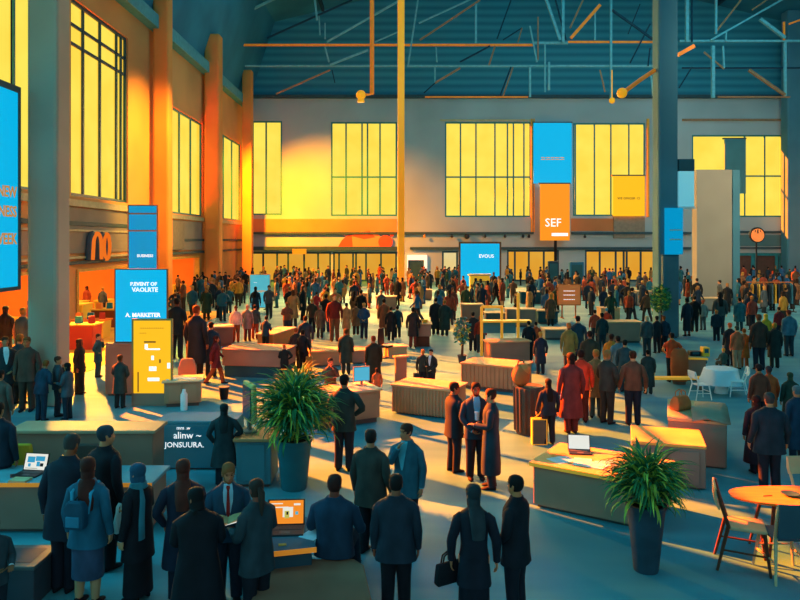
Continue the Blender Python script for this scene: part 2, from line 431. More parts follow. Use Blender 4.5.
# ------------------------------------------------------------------ the hall
XL, XR, YF, YN, ZE = -17.0, 46.0, 80.0, -8.0, 19.8
def walled(axis, pos, thick, u0, u1, z0, z1, holes):
    """wall in the plane axis=pos (x or y), running u0..u1, with rectangular holes (u, u, z, z)"""
    us = sorted({u0, u1, *[v for h in holes for v in h[:2]]}); zs = sorted({z0, z1, *[v for h in holes for v in h[2:]]})
    m = MB()
    for a, b in zip(us, us[1:]):
        for c, d in zip(zs, zs[1:]):
            cu, cz = (a+b)/2, (c+d)/2
            if any(h[0] < cu < h[1] and h[2] < cz < h[3] for h in holes): continue
            if axis == 'x': m.b2((pos-thick, a, c), (pos, b, d))
            else: m.b2((a, pos, c), (b, pos+thick, d))
    return m

# floor with loose brushed tone
fm = mat('floor_paint', '#86a0a6', .62, .0, .4)
nt = fm.node_tree; bs = nt.nodes['Principled BSDF']
tc = nt.nodes.new('ShaderNodeTexCoord'); mp = nt.nodes.new('ShaderNodeMapping'); mp.inputs['Rotation'].default_value = (0, 0, math.radians(-40)); mp.inputs['Scale'].default_value = (.22, 1.1, 1)
n1 = nt.nodes.new('ShaderNodeTexNoise'); n1.inputs['Scale'].default_value = .55; n1.inputs['Detail'].default_value = 3; n1.inputs['Distortion'].default_value = .6
cr = nt.nodes.new('ShaderNodeValToRGB')
for e, (p, c) in zip(cr.color_ramp.elements, ((.36, '#2f8090'), (.62, '#4f98a0'))): e.position = p; e.color = (*lin(c), 1)
e = cr.color_ramp.elements.new(.5); e.color = (*lin('#3f8c99'), 1)
nt.links.new(tc.outputs['Object'], mp.inputs['Vector']); nt.links.new(mp.outputs['Vector'], n1.inputs['Vector']); nt.links.new(n1.outputs['Fac'], cr.inputs['Fac'])
for l in list(bs.inputs['Base Color'].links): nt.links.remove(l)
nt.links.new(cr.outputs['Color'], bs.inputs['Base Color'])
m = MB(); m.b2((-25, YN, -.2), (XR+.5, YF+.6, 0)); struct('floor', m, fm)

teal_roof = mat('roof_teal', '#2a7a92', .75, .16, .25)
siding = mat('gable_siding', '#23697c', .7, .0, 1)
nt = siding.node_tree; bs = nt.nodes['Principled BSDF']; tc = nt.nodes.new('ShaderNodeTexCoord')
wv = nt.nodes.new('ShaderNodeTexWave'); wv.bands_direction = 'Z'; wv.inputs['Scale'].default_value = .36; wv.inputs['Distortion'].default_value = .3
cr = nt.nodes.new('ShaderNodeValToRGB'); cr.color_ramp.elements[0].color = (*lin('#2a7d92'), 1); cr.color_ramp.elements[1].color = (*lin('#3b98aa'), 1)
nt.links.new(tc.outputs['Object'], wv.inputs['Vector']); nt.links.new(wv.outputs['Fac'], cr.inputs['Fac'])
for l in list(bs.inputs['Base Color'].links): nt.links.remove(l)
nt.links.new(cr.outputs['Color'], bs.inputs['Base Color'])
wall_m = mat('wall_grey', '#a2b6b8', .8, .10, .15)
wall_l = mat('wall_left_paint', '#d99a5c', .8, .10, .2)  # orange light on the left wall is put into this base colour
pane_m = glow_mat('pane_sunlit', '#ffd446', .96, (1, .40, .06))
pane_s = glow_mat('pane_shop', '#ffb93c', .75)
pane_pale = glow_mat('pane_pale', '#ffe79a', .8)
mull_m = mat('mullion_teal', '#1e7f86', .5, .1)
mull_d = mat('mullion_dark', '#17495c', .5, .1)
trim_d = mat('trim_dark', '#35525a', .7, .1); trim_l = mat('trim_pale', '#b9b48a', .7, .1); fascia_m = mat('fascia_grey', '#8a8478', .8, .1, .5)

# ---- left wall
LW = [(26.8, 28.7, 6.9, 13.3), (28.9, 36.7, 6.9, 17.6), (37.2, 45.0, 6.9, 17.2), (53.0, 62.0, 6.6, 14.6), (66.5, 77.0, 6.6, 14.8)]
LS = [(26.5, 35.0, 0, 3.15), (37.8, 45.6, 0, 3.05), (51.8, 61.0, 0, 3.3)]
struct('wall_left', walled('x', XL, .5, 12, YF+.5, 0, ZE, LW+LS), wall_l)
def window(n, axis, pos, u0, u1, z0, z1, mulls, bars, pm=pane_m, fm_=mull_m, w=.11, frame=True):
    """window: its frame is the structure, panes are its part"""
    m = MB()
    def bx(a, b, c, d, t=.10):
        if axis == 'x': m.b2((pos-.22-t, a, c), (pos-.22+t, b, d))
        else: m.b2((a, pos+.15-t, c), (b, pos+.15+t, d))
    if frame:
        for a, b, c, d in ((u0, u0+w, z0, z1), (u1-w, u1, z0, z1), (u0+w, u1-w, z0, z0+w), (u0+w, u1-w, z1-w, z1)): bx(a, b, c, d)
    for u in mulls: bx(u-w/2, u+w/2, z0+w, z1-w, .09)
    for z in bars: bx(u0+w, u1-w, z-w/2, z+w/2, .07)
    f = struct('window_%d' % n, m, fm_)
    p = MB()
    if axis == 'x': p.add([(pos-.24, u0+.02, z0+.02), (pos-.24, u1-.02, z0+.02), (pos-.24, u1-.02, z1-.02), (pos-.24, u0+.02, z1-.02)], [[0, 1, 2, 3]])
    else: p.add([(u0+.02, pos+.17, z0+.02), (u1-.02, pos+.17, z0+.02), (u1-.02, pos+.17, z1-.02), (u0+.02, pos+.17, z1-.02)], [[0, 1, 2, 3]])
    ob('pane', p, pm, f, smooth=False); return f
window(1, 'x', XL, *LW[0], (), (), w=.12)  # unseen opening, placed and cut low to steer the sunlight
window(2, 'x', XL, *LW[1], (32.0, 34.3), (16.6,), w=.13)  # widened out of view to let more sun onto the floor
window(3, 'x', XL, *LW[2], (39.0, 41.2, 43.6, 44.3), (14.9, 15.9), fm_=mull_d, w=.17)
window(4, 'x', XL, *LW[3], (56.0, 59.0), (), w=.14)
window(5, 'x', XL, *LW[4], (70.0, 73.5), (), w=.14)
m = MB(); m.b2((XL, 12, ZE-.9), (XL+.7, YF, ZE)); struct('trim_1', m, mat('eaves_teal', '#4f9aa4', .6, .1))
for k, (z, h, t, mm) in enumerate(((6.35, .35, .22, trim_l), (5.35, .22, .12, trim_d), (5.05, .10, .16, trim_l), (3.32, .16, .2, trim_d), (3.62, .12, .14, trim_l))):
    m = MB(); m.b2((XL, 20, z), (XL+t, 50.5, z+h)); struct('trim_%d' % (2+k), m, mm)
for k, (z, h, t, mm) in enumerate(((6.2, .3, .2, trim_l), (4.5, .2, .12, trim_d), (3.5, .2, .2, trim_d))):
    m = MB(); m.b2((XL, 51, z), (XL+t, 79.5, z+h)); struct('trim_%d' % (8+k), m, mm)
# fascia panels above the shops
m = MB(); m.b2((XL, 36.5, 3.9), (XL+.08, 46.5, 6.3)); struct('trim_12', m, fascia_m)
m = MB(); m.b2((XL, 22, 3.9), (XL+.08, 35.5, 5.0)); struct('trim_13', m, fascia_m)
m = MB(); m.b2((XL, 51.5, 3.8), (XL+.08, 61.5, 6.1)); struct('trim_14', m, fascia_m)
# shops behind the left wall
shop_w = mat('shop_orange', '#e8792a', .8, .15, .5, emit='#e0701c', es=.32)  # orange shop lighting put in as a glow of the walls
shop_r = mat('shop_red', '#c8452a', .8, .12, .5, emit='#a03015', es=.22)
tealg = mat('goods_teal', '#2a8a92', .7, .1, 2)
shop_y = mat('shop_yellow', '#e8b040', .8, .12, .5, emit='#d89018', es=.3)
for k, (a, b, c, d) in enumerate(LS):
    m = MB()
    m.b2((-23.2, a-1, 0), (-23, b+1, 4)); m.b2((-23, a-1.2, 0), (XL-.5, a-1, 4)); m.b2((-23, b+1, 0), (XL-.5, b+1.2, 4)); m.b2((-23, a-1, 4), (XL-.5, b+1, 4.2))
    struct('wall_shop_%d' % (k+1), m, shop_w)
    m = MB(); m.b2((XL-.3, a, d-.16), (XL+.06, b, d)); m.b2((XL-.3, a, 0), (XL+.06, a+.22, d-.16)); m.b2((XL-.3, b-.22, 0), (XL+.06, b, d-.16)); struct('door_%d' % (k+1), m, mat('door_frame_gold', '#d9a441', .5, .1))
    m = MB()
    for q in range(3): m.b2((-22.9, a+.6+q*(b-a)/3, .9+.0*q), (-22.5, a+.4+(q+1)*(b-a)/3-.4, 2.5))
    o = ob('display_shelf', MB().b2((-22.95, a+.5, .3), (-22.3, b-.5, .42)).b2((-22.95, a+.5, 1.2), (-22.3, b-.5, 1.32)).b2((-22.95, a+.5, 2.1), (-22.3, b-.5, 2.22)).b2((-22.95, a+.5, 0), (-22.3, a+.62, 2.6)).b2((-22.95, b-.62, 0), (-22.3, b-.5, 2.6)), mat('shelf_brown', '#8a4a22', .7, .1), smooth=False)
    tag(o, ['brown wall shelf inside the orange shop under the big blue banner', 'brown wall shelf inside the orange shop below the round orange letters', 'brown wall shelf inside the orange shop beyond the second column'][k], 'shelf')
    o = ob('poster_board', MB().b2((-19.6, a+1.0, 0), (-19.4, a+.42*(b-a), 2.1)), shop_r, smooth=False)
    tag(o, ['red poster board in the doorway of the shop under the big blue banner', 'red poster board in the shop below the round orange letters', 'red poster board in the shop beyond the second column'][k], 'panel')
    for q, (yy, xx) in enumerate(((.55, -18.6), (.75, -19.5), (.9, -18.4))):
        o = ob('display_table', MB().b2((xx-.4, a+yy*(b-a)-.7, .82), (xx+.4, a+yy*(b-a)+.7, .9)).b2((xx-.36, a+yy*(b-a)-.66, 0), (xx-.3, a+yy*(b-a)+.66, .82)).b2((xx+.3, a+yy*(b-a)-.66, 0), (xx+.36, a+yy*(b-a)+.66, .82)), shop_y, smooth=False)
        tag(o, 'yellow display table %s inside the orange shop %s' % (('near the red panel', 'at the back', 'by the far jamb')[q], ('under the big blue banner', 'below the round orange letters', 'beyond the second column')[k]), 'table')
sg = empty('shop_sign', (XL+.1, 40.4, 4.25), 0, 'sign of two rounded orange letters on the grey shop fascia', 'sign')
so, ss = glow_mat('sign_orange', '#ff7a22', .85), mat('sign_shade', '#3f5560', .6, .1)
def loopy(dx, dy, dz, r, name, m):
    ar = [(0, -.95+.55*math.cos(PI*t/10), .15+.55*math.sin(PI*t/10)) for t in range(10, -1, -1)]
    ob(name, MB().tube([V((dx, dy+y*.9, dz+z)) for _, y, z in [(0, -1.62, -.72)]+ar+[(0, -.36, -.72)]], r, 8), m, sg)
    ob(name, MB().tube([V((dx, dy+.42+.40*math.cos(2*PI*t/18), dz-.02+.70*math.sin(2*PI*t/18))) for t in range(19)], r, 8), m, sg)
loopy(.22, .1, 0, .13, 'letter', so); loopy(.08, -.16, -.02, .17, 'letter_shadow', ss)  # grey slabs set behind the orange letters
o = ob('vent_panel', MB().b2((XL, 52.2, 3.9), (XL+.35, 55.6, 5.9)), mat('vent_grey', '#7a776d', .7, .1), smooth=False); tag(o, 'square grey panel on the fascia between the first two orange columns', 'panel')
o = ob('dark_doorway', MB().b2((XL, 65.0, 0), (XL+.12, 68.6, 3.6)), mat('doorway_dark', '#2b4f58', .7, .1), smooth=False); o.name = 'door_4'; o['kind'] = 'structure'
o = ob('shop_carpet', MB().b2((XL+.02, 19.5, 0), (-10.9, 46.5, .012)), mat('carpet_amber', '#f0a83c', .8, .3, .5, emit='#e89020', es=.16), smooth=False); tag(o, 'amber carpet spread on the floor before the left shops', 'carpet')  # warm light on the aisle floor, put in as a faintly glowing sheet
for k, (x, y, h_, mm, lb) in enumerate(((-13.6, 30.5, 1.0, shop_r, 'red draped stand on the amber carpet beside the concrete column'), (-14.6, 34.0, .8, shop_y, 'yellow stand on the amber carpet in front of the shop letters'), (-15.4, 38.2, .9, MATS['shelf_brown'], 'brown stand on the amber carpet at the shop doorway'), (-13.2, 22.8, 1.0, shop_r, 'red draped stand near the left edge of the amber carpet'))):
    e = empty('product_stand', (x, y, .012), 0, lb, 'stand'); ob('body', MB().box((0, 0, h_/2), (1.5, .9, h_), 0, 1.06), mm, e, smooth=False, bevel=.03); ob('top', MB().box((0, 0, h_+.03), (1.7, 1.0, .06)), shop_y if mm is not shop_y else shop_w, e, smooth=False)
    for q in range(3):
        o = ob('goods_box', MB().box((0, 0, .15), (.28, .28, .3), .2*q, .9), (shop_w, tealg, shop_r)[q], None, (x-.5+.5*q, y+.1*(q-1), h_+.072), smooth=False); tag(o, ('orange', 'teal', 'red')[q]+' goods box on the '+lb.split(' on the')[0].split(' near')[0]+(' near the left edge', ' by the column', ' before the letters', ' at the doorway')[(1, 2, 3, 0)[k]], 'box')
# ---- far wall
def fx(x): return (x-400)/9.0
def fz(y): return H+(HY-y)/9.0
FW = [(252, 282, 121, 215, (266,), ()), (331, 397, 122, 216, (346, 362, 367.5, 380), (177,)), (445, 531, 122, 217, (460.5, 476, 495, 507.5, 513.5, 524), (177,)),
      (573, 645, 123, 216, (575.5, 594.5, 611, 629), ()), (692, 784, 135, 217, (745, 765, 782), (176,))]
DW = [(249, 331, 252, 281, (263, 277, 288, 304, 318), pane_s), (333, 397, 252, 281, (339, 353, 356, 366, 381), pane_s), (442, 458, 251, 281, (), pane_pale),
      (507, 559, 250, 281, (515, 529, 544), pane_s), (585, 657, 250, 281, (600, 616, 624, 627, 641, 654), pane_s), (737, 782, 253, 281, (753, 756, 777), None)]
holes = [(fx(a), fx(b), fz(d), fz(c)) for a, b, c, d, *_ in FW]+[(fx(a), fx(b), 0.0, fz(c)) for a, b, c, d, *_ in DW]
struct('wall_far', walled('y', YF, .5, XL-.5, XR+.5, 0, fz(98), holes), wall_m)
for k, (a, b, c, d, ms, hs) in enumerate(FW): window(6+k, 'y', YF, fx(a), fx(b), fz(d), fz(c), [fx(q) for q in ms], [fz(q) for q in hs], w=.16)
for k, (a, b, c, d, ms, pm) in enumerate(DW):
    if pm: window(11+k, 'y', YF, fx(a), fx(b), 0.0, fz(c), [fx(q) for q in ms], (), pm=pm, fm_=mull_d, w=.2)
    else:
        window(11+k, 'y', YF, fx(a), fx(b), 0.0, fz(c), [fx(q) for q in ms], (), pm=mat('door_brown', '#5a4238', .6, .1), fm_=mull_m, w=.3)
m = MB(); m.add([(XL-.5, YF+.5, fz(98)), (XR+.5, YF+.5, fz(98)), (XR-3, YF+.5, 29), (14.5, YF+.5, 36), (XL+3, YF+.5, 29)], [[0, 1, 2, 3, 4]]); struct('wall_gable', m, siding)
RP = [(XL-.6, ZE-1.8), (XL+3, 29.0), (14.5, 36.0), (XR-3, 29.0), (XR+.6, ZE-1.8)]
def roofz(x):
    for (a, za), (b, zb) in zip(RP, RP[1:]):
        if a <= x <= b: return za+(zb-za)*(x-a)/(b-a)
m = MB(); m.loft([[V((x, y, z)) for x, z in RP]+[V((x, y, z+.4)) for x, z in RP[::-1]] for y in (YN, YF+.6)]); struct('ceiling', m, teal_roof)
struct('wall_right', MB().b2((XR, YN, 0), (XR+.5, YF+.5, ZE)), wall_m)
for k, (y0, y1, z, d, x0, x1, mm) in enumerate(((95.5, 98.5, 0, .5, 245, 797, trim_d), (232, 234.2, 0, .45, 249, 533, trim_d), (232, 234.2, 0, .45, 571, 690, trim_d), (246.5, 250, 0, .55, 249, 399, trim_d), (247, 249.5, 0, .4, 410, 690, trim_d), (119.5, 121, 0, .2, 440, 534, trim_l), (119, 121, 0, .25, 682, 797, mat('trim_tan', '#a08060', .7, .1)), (231, 233, 0, .3, 731, 795, trim_d), (247, 248.8, 0, .3, 731, 795, trim_d))):
    m = MB(); m.b2((fx(x0), YF-d, fz(y1)), (fx(x1), YF, fz(y0))); struct('trim_%d' % (20+k), m, mm)
# warm plaster band under the big windows
m = MB(); m.b2((fx(252), YF-.1, fz(232)), (fx(397), YF, fz(219))); struct('trim_30', m, mat('band_orange', '#c98a52', .8, .1, .3))
m = MB(); m.b2((fx(571), YF-.1, fz(231)), (fx(613), YF, fz(218.5))); struct('trim_31', m, mat('band_orange2', '#c07c4c', .8, .1, .3))
m = MB(); m.b2((fx(733), YF-.12, fz(246)), (fx(793), YF, fz(235))); struct('trim_32', m, mat('fascia_teal', '#4f7c80', .8, .1, .3))
m = MB(); m.b2((fx(613), YF-.3, fz(238)), (fx(644), YF-.02, fz(217))); struct('trim_37', m, mat('panel_grey', '#8b8270', .8, .1))
for x, w, nme in ((531.5, 1.6, 0), (533.8, 1.0, 1), (647.5, 2.2, 2), (661.0, 2.0, 3)):
    m = MB(); m.b2((fx(x-w/2), YF-.25, fz(232 if x < 600 else 217)), (fx(x+w/2), YF, fz(119))); struct('trim_%d' % (33+nme), m, mat('jamb_gold', '#e0a038', .6, .1))
# white-framed passage and its dark opening
m = MB(); m.b2((fx(407), YF-.3, 0), (fx(408), YF, fz(255))); m.b2((fx(424), YF-.3, 0), (fx(427), YF, fz(255))); m.b2((fx(408), YF-.3, fz(260)), (fx(424), YF, fz(255)))
d5 = struct('door_5', m, mat('white_frame', '#f4f6f2', .5, .02, emit='#ffffff', es=.5))
ob('opening', MB().b2((fx(408), YF-.12, 0), (fx(424), YF, fz(260))), mat('doorway_dark', '#2b4f58'), d5, smooth=False)
# ---- columns
def column(name, c, w, top, mm, label, base=None):
    m = MB(); m.box((c[0], c[1], top/2), (w, w, top)); o = ob(name, m, mm, smooth=False, bevel=w*.12); o['kind'] = 'structure'; o['label'] = label
    if base: ob('footing', MB().box((c[0], c[1], base/2), (w*1.15, w*1.15, base)), mm, o, smooth=False)
    return o
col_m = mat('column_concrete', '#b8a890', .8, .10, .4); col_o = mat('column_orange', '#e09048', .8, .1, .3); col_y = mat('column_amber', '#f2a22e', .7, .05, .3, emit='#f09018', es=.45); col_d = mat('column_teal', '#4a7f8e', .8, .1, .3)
c1 = fl(57, 417); column('column_near', (c1.x*1.105, c1.y*1.08), .84, roofz(c1.x), col_m, 'broad grey concrete column rising beside the left shops')
column('column_wall', (-16.2, 49.2), 1.05, roofz(-16.2), col_o, 'first orange column along the left wall')  # orange light is put into the colour of these wall columns
column('column_wall', (-16.1, 62.2), 1.3, roofz(-16.2), col_o, 'second orange column along the left wall')
column('column_wall', (-15.9, 75.2), 1.0, roofz(-16.2), col_o, 'third orange column in the far corner')
column('column_slim', (.08, 55), .52, roofz(0), col_y, 'slim amber column in the middle of the hall')  # amber sunlight put in as colour and a faint glow
c2 = fl(668, 336); column('column_right', (c2.x, c2.y+.4), .95, roofz(c2.x), col_d, 'dark teal column behind the round bush', 0)
column('column_corner', (fx(791)*.97, 77.6), 1.5, roofz(42), col_d, 'dark teal column at the right end of the far wall')
p = fl(714, 306); m = MB(); m.b2((p.x-1.2, p.y, 0), (p.x+1.25, p.y+.8, 9.5)); o = struct('wall_pier', m, mat('pier_grey', '#98907e', .8, .08, .3)); o['label'] = 'broad grey pier left of the right-hand shop'
m = MB(); m.b2((p.x+1.4, p.y+.2, 0), (p.x+1.9, p.y+.7, 9.5)); struct('trim_40', m, col_d)  # shaded right side of the pier, put in as a teal strip
# ---- roof trusses
def seg(x0, y0, x1, y1, Y): return at(x0, y0, Y), at(x1, y1, Y)
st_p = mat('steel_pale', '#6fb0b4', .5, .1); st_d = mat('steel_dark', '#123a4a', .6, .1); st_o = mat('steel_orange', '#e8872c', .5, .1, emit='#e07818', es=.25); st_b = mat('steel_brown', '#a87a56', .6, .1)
tr = {'p': st_p, 'd': st_d, 'o': st_o, 'b': st_b}
def truss(Y, label, chords, struts):
    e = empty('roof_truss', (0, Y, 0), 0, label, 'truss')
    for x0, y0, x1, y1, w, c in chords: a, b = seg(x0, y0, x1, y1, Y); ob('chord', MB().bar(a-V((0, Y, 0)), b-V((0, Y, 0)), w), tr[c], e, smooth=False)
    for x0, y0, x1, y1, w, c in struts: a, b = seg(x0, y0, x1, y1, Y-.3); ob('strut', MB().bar(a-V((0, Y, 0)), b-V((0, Y, 0)), w), tr[c], e, smooth=False)
truss(72, 'roof truss of pale and orange steel left of the slim column', [(236, 45, 399, 45, .2, 'o'), (245, 66, 399, 66, .16, 'p'), (232, 44.6, 238, 45, .3, 'p')],
      [(222, 24, 280, -4, .22, 'p'), (220, 10, 260, -8, .2, 'd'), (267, 38, 352, 0, .16, 'd'), (327, 42, 404, -2, .18, 'p'), (315, 0, 317, 20, .2, 'p'), (319, 16, 320, 35, .12, 'p'), (325, 23, 325, 39, .12, 'p'), (325, 47, 329, 62, .14, 'p'), (330, 65, 368, 50, .18, 'p'), (276, 94, 330, 70, .14, 'b'), (332, 70, 335, 83, .1, 'd'), (375, 42, 398, 32, .12, 'p')])
truss(72, 'roof truss of crossing steel between the slim and the dark column', [(404, 45, 533, 45, .2, 'o'), (407, 66, 658, 66, .18, 'p'), (533, 43, 568, 43, .22, 'p'), (568, 42, 656, 42, .18, 'o'), (425, 97, 528, 97, .12, 'o')],
      [(418, 0, 408, 66, .16, 'p'), (420, 40, 480, 0, .16, 'b'), (419, 23, 478, -4, .14, 'p'), (476, 4, 476, 43, .2, 'p'), (511, 0, 497, 39, .14, 'd'), (503, 40, 522, 28, .12, 'd'), (522, 28, 518, 42, .12, 'b'), (530, 26, 537, 62, .14, 'p'), (538, 17, 538, 60, .12, 'b'), (545, -4, 560, 40, .26, 'p'), (563, -4, 563, 42, .26, 'p'), (600, 5, 571, 38, .3, 'o'), (584, -2, 570, 28, .16, 'b'), (555, -2, 566, 40, .14, 'd'), (595, 12, 595, 40, .14, 'p'),
       (611, -4, 611, 98, .2, 'p'), (545, 44, 545, 92, .14, 'p'), (549, 62, 549, 90, .2, 'p'), (495, 46, 489, 65, .16, 'b'), (511, 67, 500, 96, .16, 'd'), (513, 67, 503, 96, .14, 'b'), (424, 93, 435, 83, .12, 'd'), (435, 83, 460, 68, .18, 'b'), (435, 67, 435, 83, .14, 'p'), (460, 62, 490, 46, .16, 'd'), (530, 67, 530, 97, .2, 'p'), (612, 10, 654, 40, .2, 'd'), (630, 63, 650, 24, .14, 'd'), (628, 34, 640, 4, .1, 'd'), (600, 70, 605, 92, .12, 'b'), (651, 76, 653, 96, .16, 'p'), (650, 48, 648, 66, .12, 'd'), (436, 47, 437, 62, .12, 'p')])
truss(72, 'roof truss of teal steel right of the dark column', [(680, 41, 800, 41, .2, 'p'), (682, 68, 800, 68, .16, 'd'), (718, 97, 790, 97, .14, 'b')],
      [(687, -4, 687, 42, .3, 'p'), (692, -4, 692, 42, .14, 'd'), (716, -4, 716, 34, .2, 'p'), (711, 40, 785, -2, .18, 'p'), (715, 33, 741, 0, .16, 'b'), (752, 10, 768, -1, .14, 'b'), (726, 31, 726, 41, .14, 'p'), (760, 19, 785, 38, .3, 'p'), (784, 22, 784, 40, .16, 'o'), (789, 24, 800, 20, .16, 'o'), (723, 46, 724, 68, .16, 'p'), (704, 52, 724, 69, .14, 'b'), (749, 70, 785, 95, .26, 'b'), (785, 42, 785, 96, .24, 'p'), (713, 46, 713, 98, .3, 'p'), (679, 88, 692, 67, .12, 'd')])
# roof purlins running down the hall
for k, x in enumerate((-8.5, -1.5, 5.5, 21, 28, 35)):
    m = MB(); m.bar((x, 20, roofz(x)-.3), (x, 79.5, roofz(x)-.3), .3, .45); struct('trim_%d' % (50+k), m, st_d)
# ---- lamps on poles and arms
def drop_lamp(x, y0, y1, hx, hy, Y, label, r):
    a, b = at(x, y0, Y), at(x, y1, Y); e = empty('pendant_lamp', b, 0, label, 'lamp')
    a.z = roofz(a.x)-.05
    ob('pole', MB().tube([a-b, V((0, 0, 0)), at(hx, hy, Y)-b], .2, 8), st_o, e)
    ob('lamp_head', MB().ball(at(hx, hy, Y)-b, r, 14, 10).tube([at(hx, hy, Y)-b+V((0, 0, -r*.6)), at(hx, hy, Y)-b+V((0, 0, -r*1.5))], [r*.6, r*.75], 12), mat('lamp_amber', '#f2a422', .5, .05, emit='#f0a018', es=.6), e)
    return e
drop_lamp(372, -40, 94, 361, 95, 66, 'amber lamp head on a long orange drop pole', .44)
e = empty('arm_lamp', at(659, 69, 34.5), 0, 'amber round lamp on a slanting orange arm of the dark column', 'lamp')
o0 = at(659, 69, 34.5)
ob('arm', MB().tube([V((-.12, .3, 0)), at(640, 80, 34)-o0, at(624, 92, 33.6)-o0], .1, 8), st_o, e); ob('lamp_head', MB().ball(at(622, 93, 33.5)-o0, .24, 14, 10), MATS['lamp_amber'], e)
e = empty('wire_lamp', at(612, 100.5, 71), 0, 'tiny amber bulb at the foot of the pale hanging rod', 'lamp'); ob('bulb', MB().ball((0, 0, 0), .3, 12, 8).tube([(0, 0, .2), (0, 0, 3.0)], .06, 6), MATS['lamp_amber'], e)
ob('bracket', MB().bar(at(678, 55, 35.3)-c2, at(694, 46, 35.3)-c2, .18), st_o, bpy.data.objects['column_right'], smooth=False, loc=c2)
for k, x in enumerate((424.5, 452, 467, 485, 505, 523, 529, 585)):
    b = at(x, 236.5, YF-.55); e = tag(ob('downlight', MB().ball(b, .16 if k != 2 else .3, 8, 6).tube([b, V((b.x, b.y, fz(234.2)))], .06, 6), mat('downlight_dark', '#2a3238') if k != 0 else st_o), 'small spotlight bead under the ledge above the far doors', 'lamp', 'spotlight beads under the far ledge')
# ------------------------------------------------------------------ furniture and signs
tan = mat('laminate_tan', '#b08a68', .7, .12, 1.2); tan2 = mat('laminate_sand', '#c9a677', .7, .12, 1.2); brn = mat('laminate_brown', '#a07c66', .7, .12, 1.0); drk = mat('laminate_dark', '#5c5650', .7, .12, 1.0)
gry = mat('laminate_grey', '#77786f', .7, .12, 1.0); topc = mat('worktop_pale', '#cbb892', .6, .1, 1.5); topt = mat('worktop_teal', '#6d9aa0', .6, .1, 1.5); edge_y = mat('edge_yellow', '#f0b640', .5, .08, 1, emit='#e8a020', es=.3); edge_o = mat('edge_orange', '#ee9a34', .5, .08, 1, emit='#e88020', es=.4)  # edge strips glow to hold their colour, though they are no lamps
tealb = mat('panel_teal', '#2f7f92', .6, .1, .8); dteal = mat('panel_dark_teal', '#1f5562', .7, .1, .8); blk = mat('black_plastic', '#15171c', .5, .1, 2); yel = mat('paint_yellow', '#f2bd3a', .6, .08, 1); white = mat('paper_white', '#eef0ea', .8, .04, 3)
blue = mat('sign_blue', '#0a3a50', .6, .05, .3, emit='#00b2e4', es=1.0); blue2 = mat('sign_deepblue', '#0a3044', .6, .05, .3, emit='#0098cc', es=.9); lblue = mat('sign_lightblue', '#62c4d8', .6, .05, .5, emit='#50bcd4', es=.6)  # sign colours here and below glow, though the panels are no lamps
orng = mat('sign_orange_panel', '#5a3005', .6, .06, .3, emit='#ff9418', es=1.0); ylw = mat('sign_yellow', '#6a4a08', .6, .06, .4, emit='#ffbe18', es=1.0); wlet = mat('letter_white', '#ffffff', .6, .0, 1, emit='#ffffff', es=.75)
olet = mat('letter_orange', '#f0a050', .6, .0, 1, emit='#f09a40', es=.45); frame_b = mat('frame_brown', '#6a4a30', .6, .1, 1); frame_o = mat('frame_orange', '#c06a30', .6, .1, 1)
screen_w = glow_mat('screen_white', '#eef6f8', .95); screen_b = glow_mat('screen_blue', '#38a8dc', .9); screen_o = glow_mat('screen_orange', '#ff9a30', .9); screen_c = glow_mat('screen_cyan', '#5cc8ee', .8)
FOOT = []                                # floor footprints kept free of the crowd: (x0, x1, y0, y1)
def foot_rect(o, A, B, depth):
    d = (B-A); n = V((-d.y, d.x, 0)).normalized()*depth; q = [A, B, A+n, B+n]
    FOOT.append((min(p.x for p in q)-.25, max(p.x for p in q)+.25, min(p.y for p in q)-.3, max(p.y for p in q)+.25))
def counter(a, b, depth, h, label, body=tan, top=topc, name='counter', cat='counter', kick=.12, kickm=None, over=.05, edge=None, ribs=0, thick=.06, feet=False, rz=None, group=None, panels=0):
    """a counter whose front foot runs from the floor at pixel a to the floor at pixel b"""
    A, B = fl(*a), fl(*b); L = (B-A).length; ang = math.atan2(B.y-A.y, B.x-A.x); c = (A+B)/2
    e = empty(name, c, ang, label, cat, group); foot_rect(e, A, B, depth)
    m = MB(); m.b2((-L/2, 0, kick), (L/2, depth, h-thick)); ob('body', m, body, e, smooth=False, bevel=.02)
    if kick > 0: ob('plinth', MB().b2((-L/2+.06, .07, 0), (L/2-.06, depth-.06, kick)), kickm or drk, e, smooth=False)
    ob('worktop', MB().b2((-L/2-over, -over, h-thick), (L/2+over, depth+over, h)), top, e, smooth=False, bevel=.012)
    if edge: ob('edge_strip', MB().b2((-L/2-over, -over-.012, h-thick), (L/2+over, -over-.001, h+.004)), edge, e, smooth=False)
    if ribs:
        m = MB()
        for i in range(ribs+1): m.tube([(-L/2+L*i/ribs, -.012, kick), (-L/2+L*i/ribs, -.012, h-thick)], .022, 6)
        ob('front_ribs', m, body, e)
    for i in range(panels):
        x0, x1 = -L/2+.08+(L-.16)*i/panels, -L/2+.08+(L-.16)*(i+1)/panels
        ob('front_panel', MB().b2((x0+.03, -.02, kick+.06), (x1-.03, 0, h-thick-.06)), body, e, smooth=False, bevel=.008)
    return e
def local(e, x, y, z): return Matrix.Translation(e.location) @ Matrix.Rotation(e.rotation_euler.z, 4, 'Z') @ V((x, y, z))
def paper(p, rz, label, w=.21, l=.30, m=white, name='paper_sheet', cat='paper', t=.004, group=None):
    o = ob(name, MB().b2((-w/2, -l/2, 0), (w/2, l/2, t)), m, None, p, rz, smooth=False); return tag(o, label, cat, group)
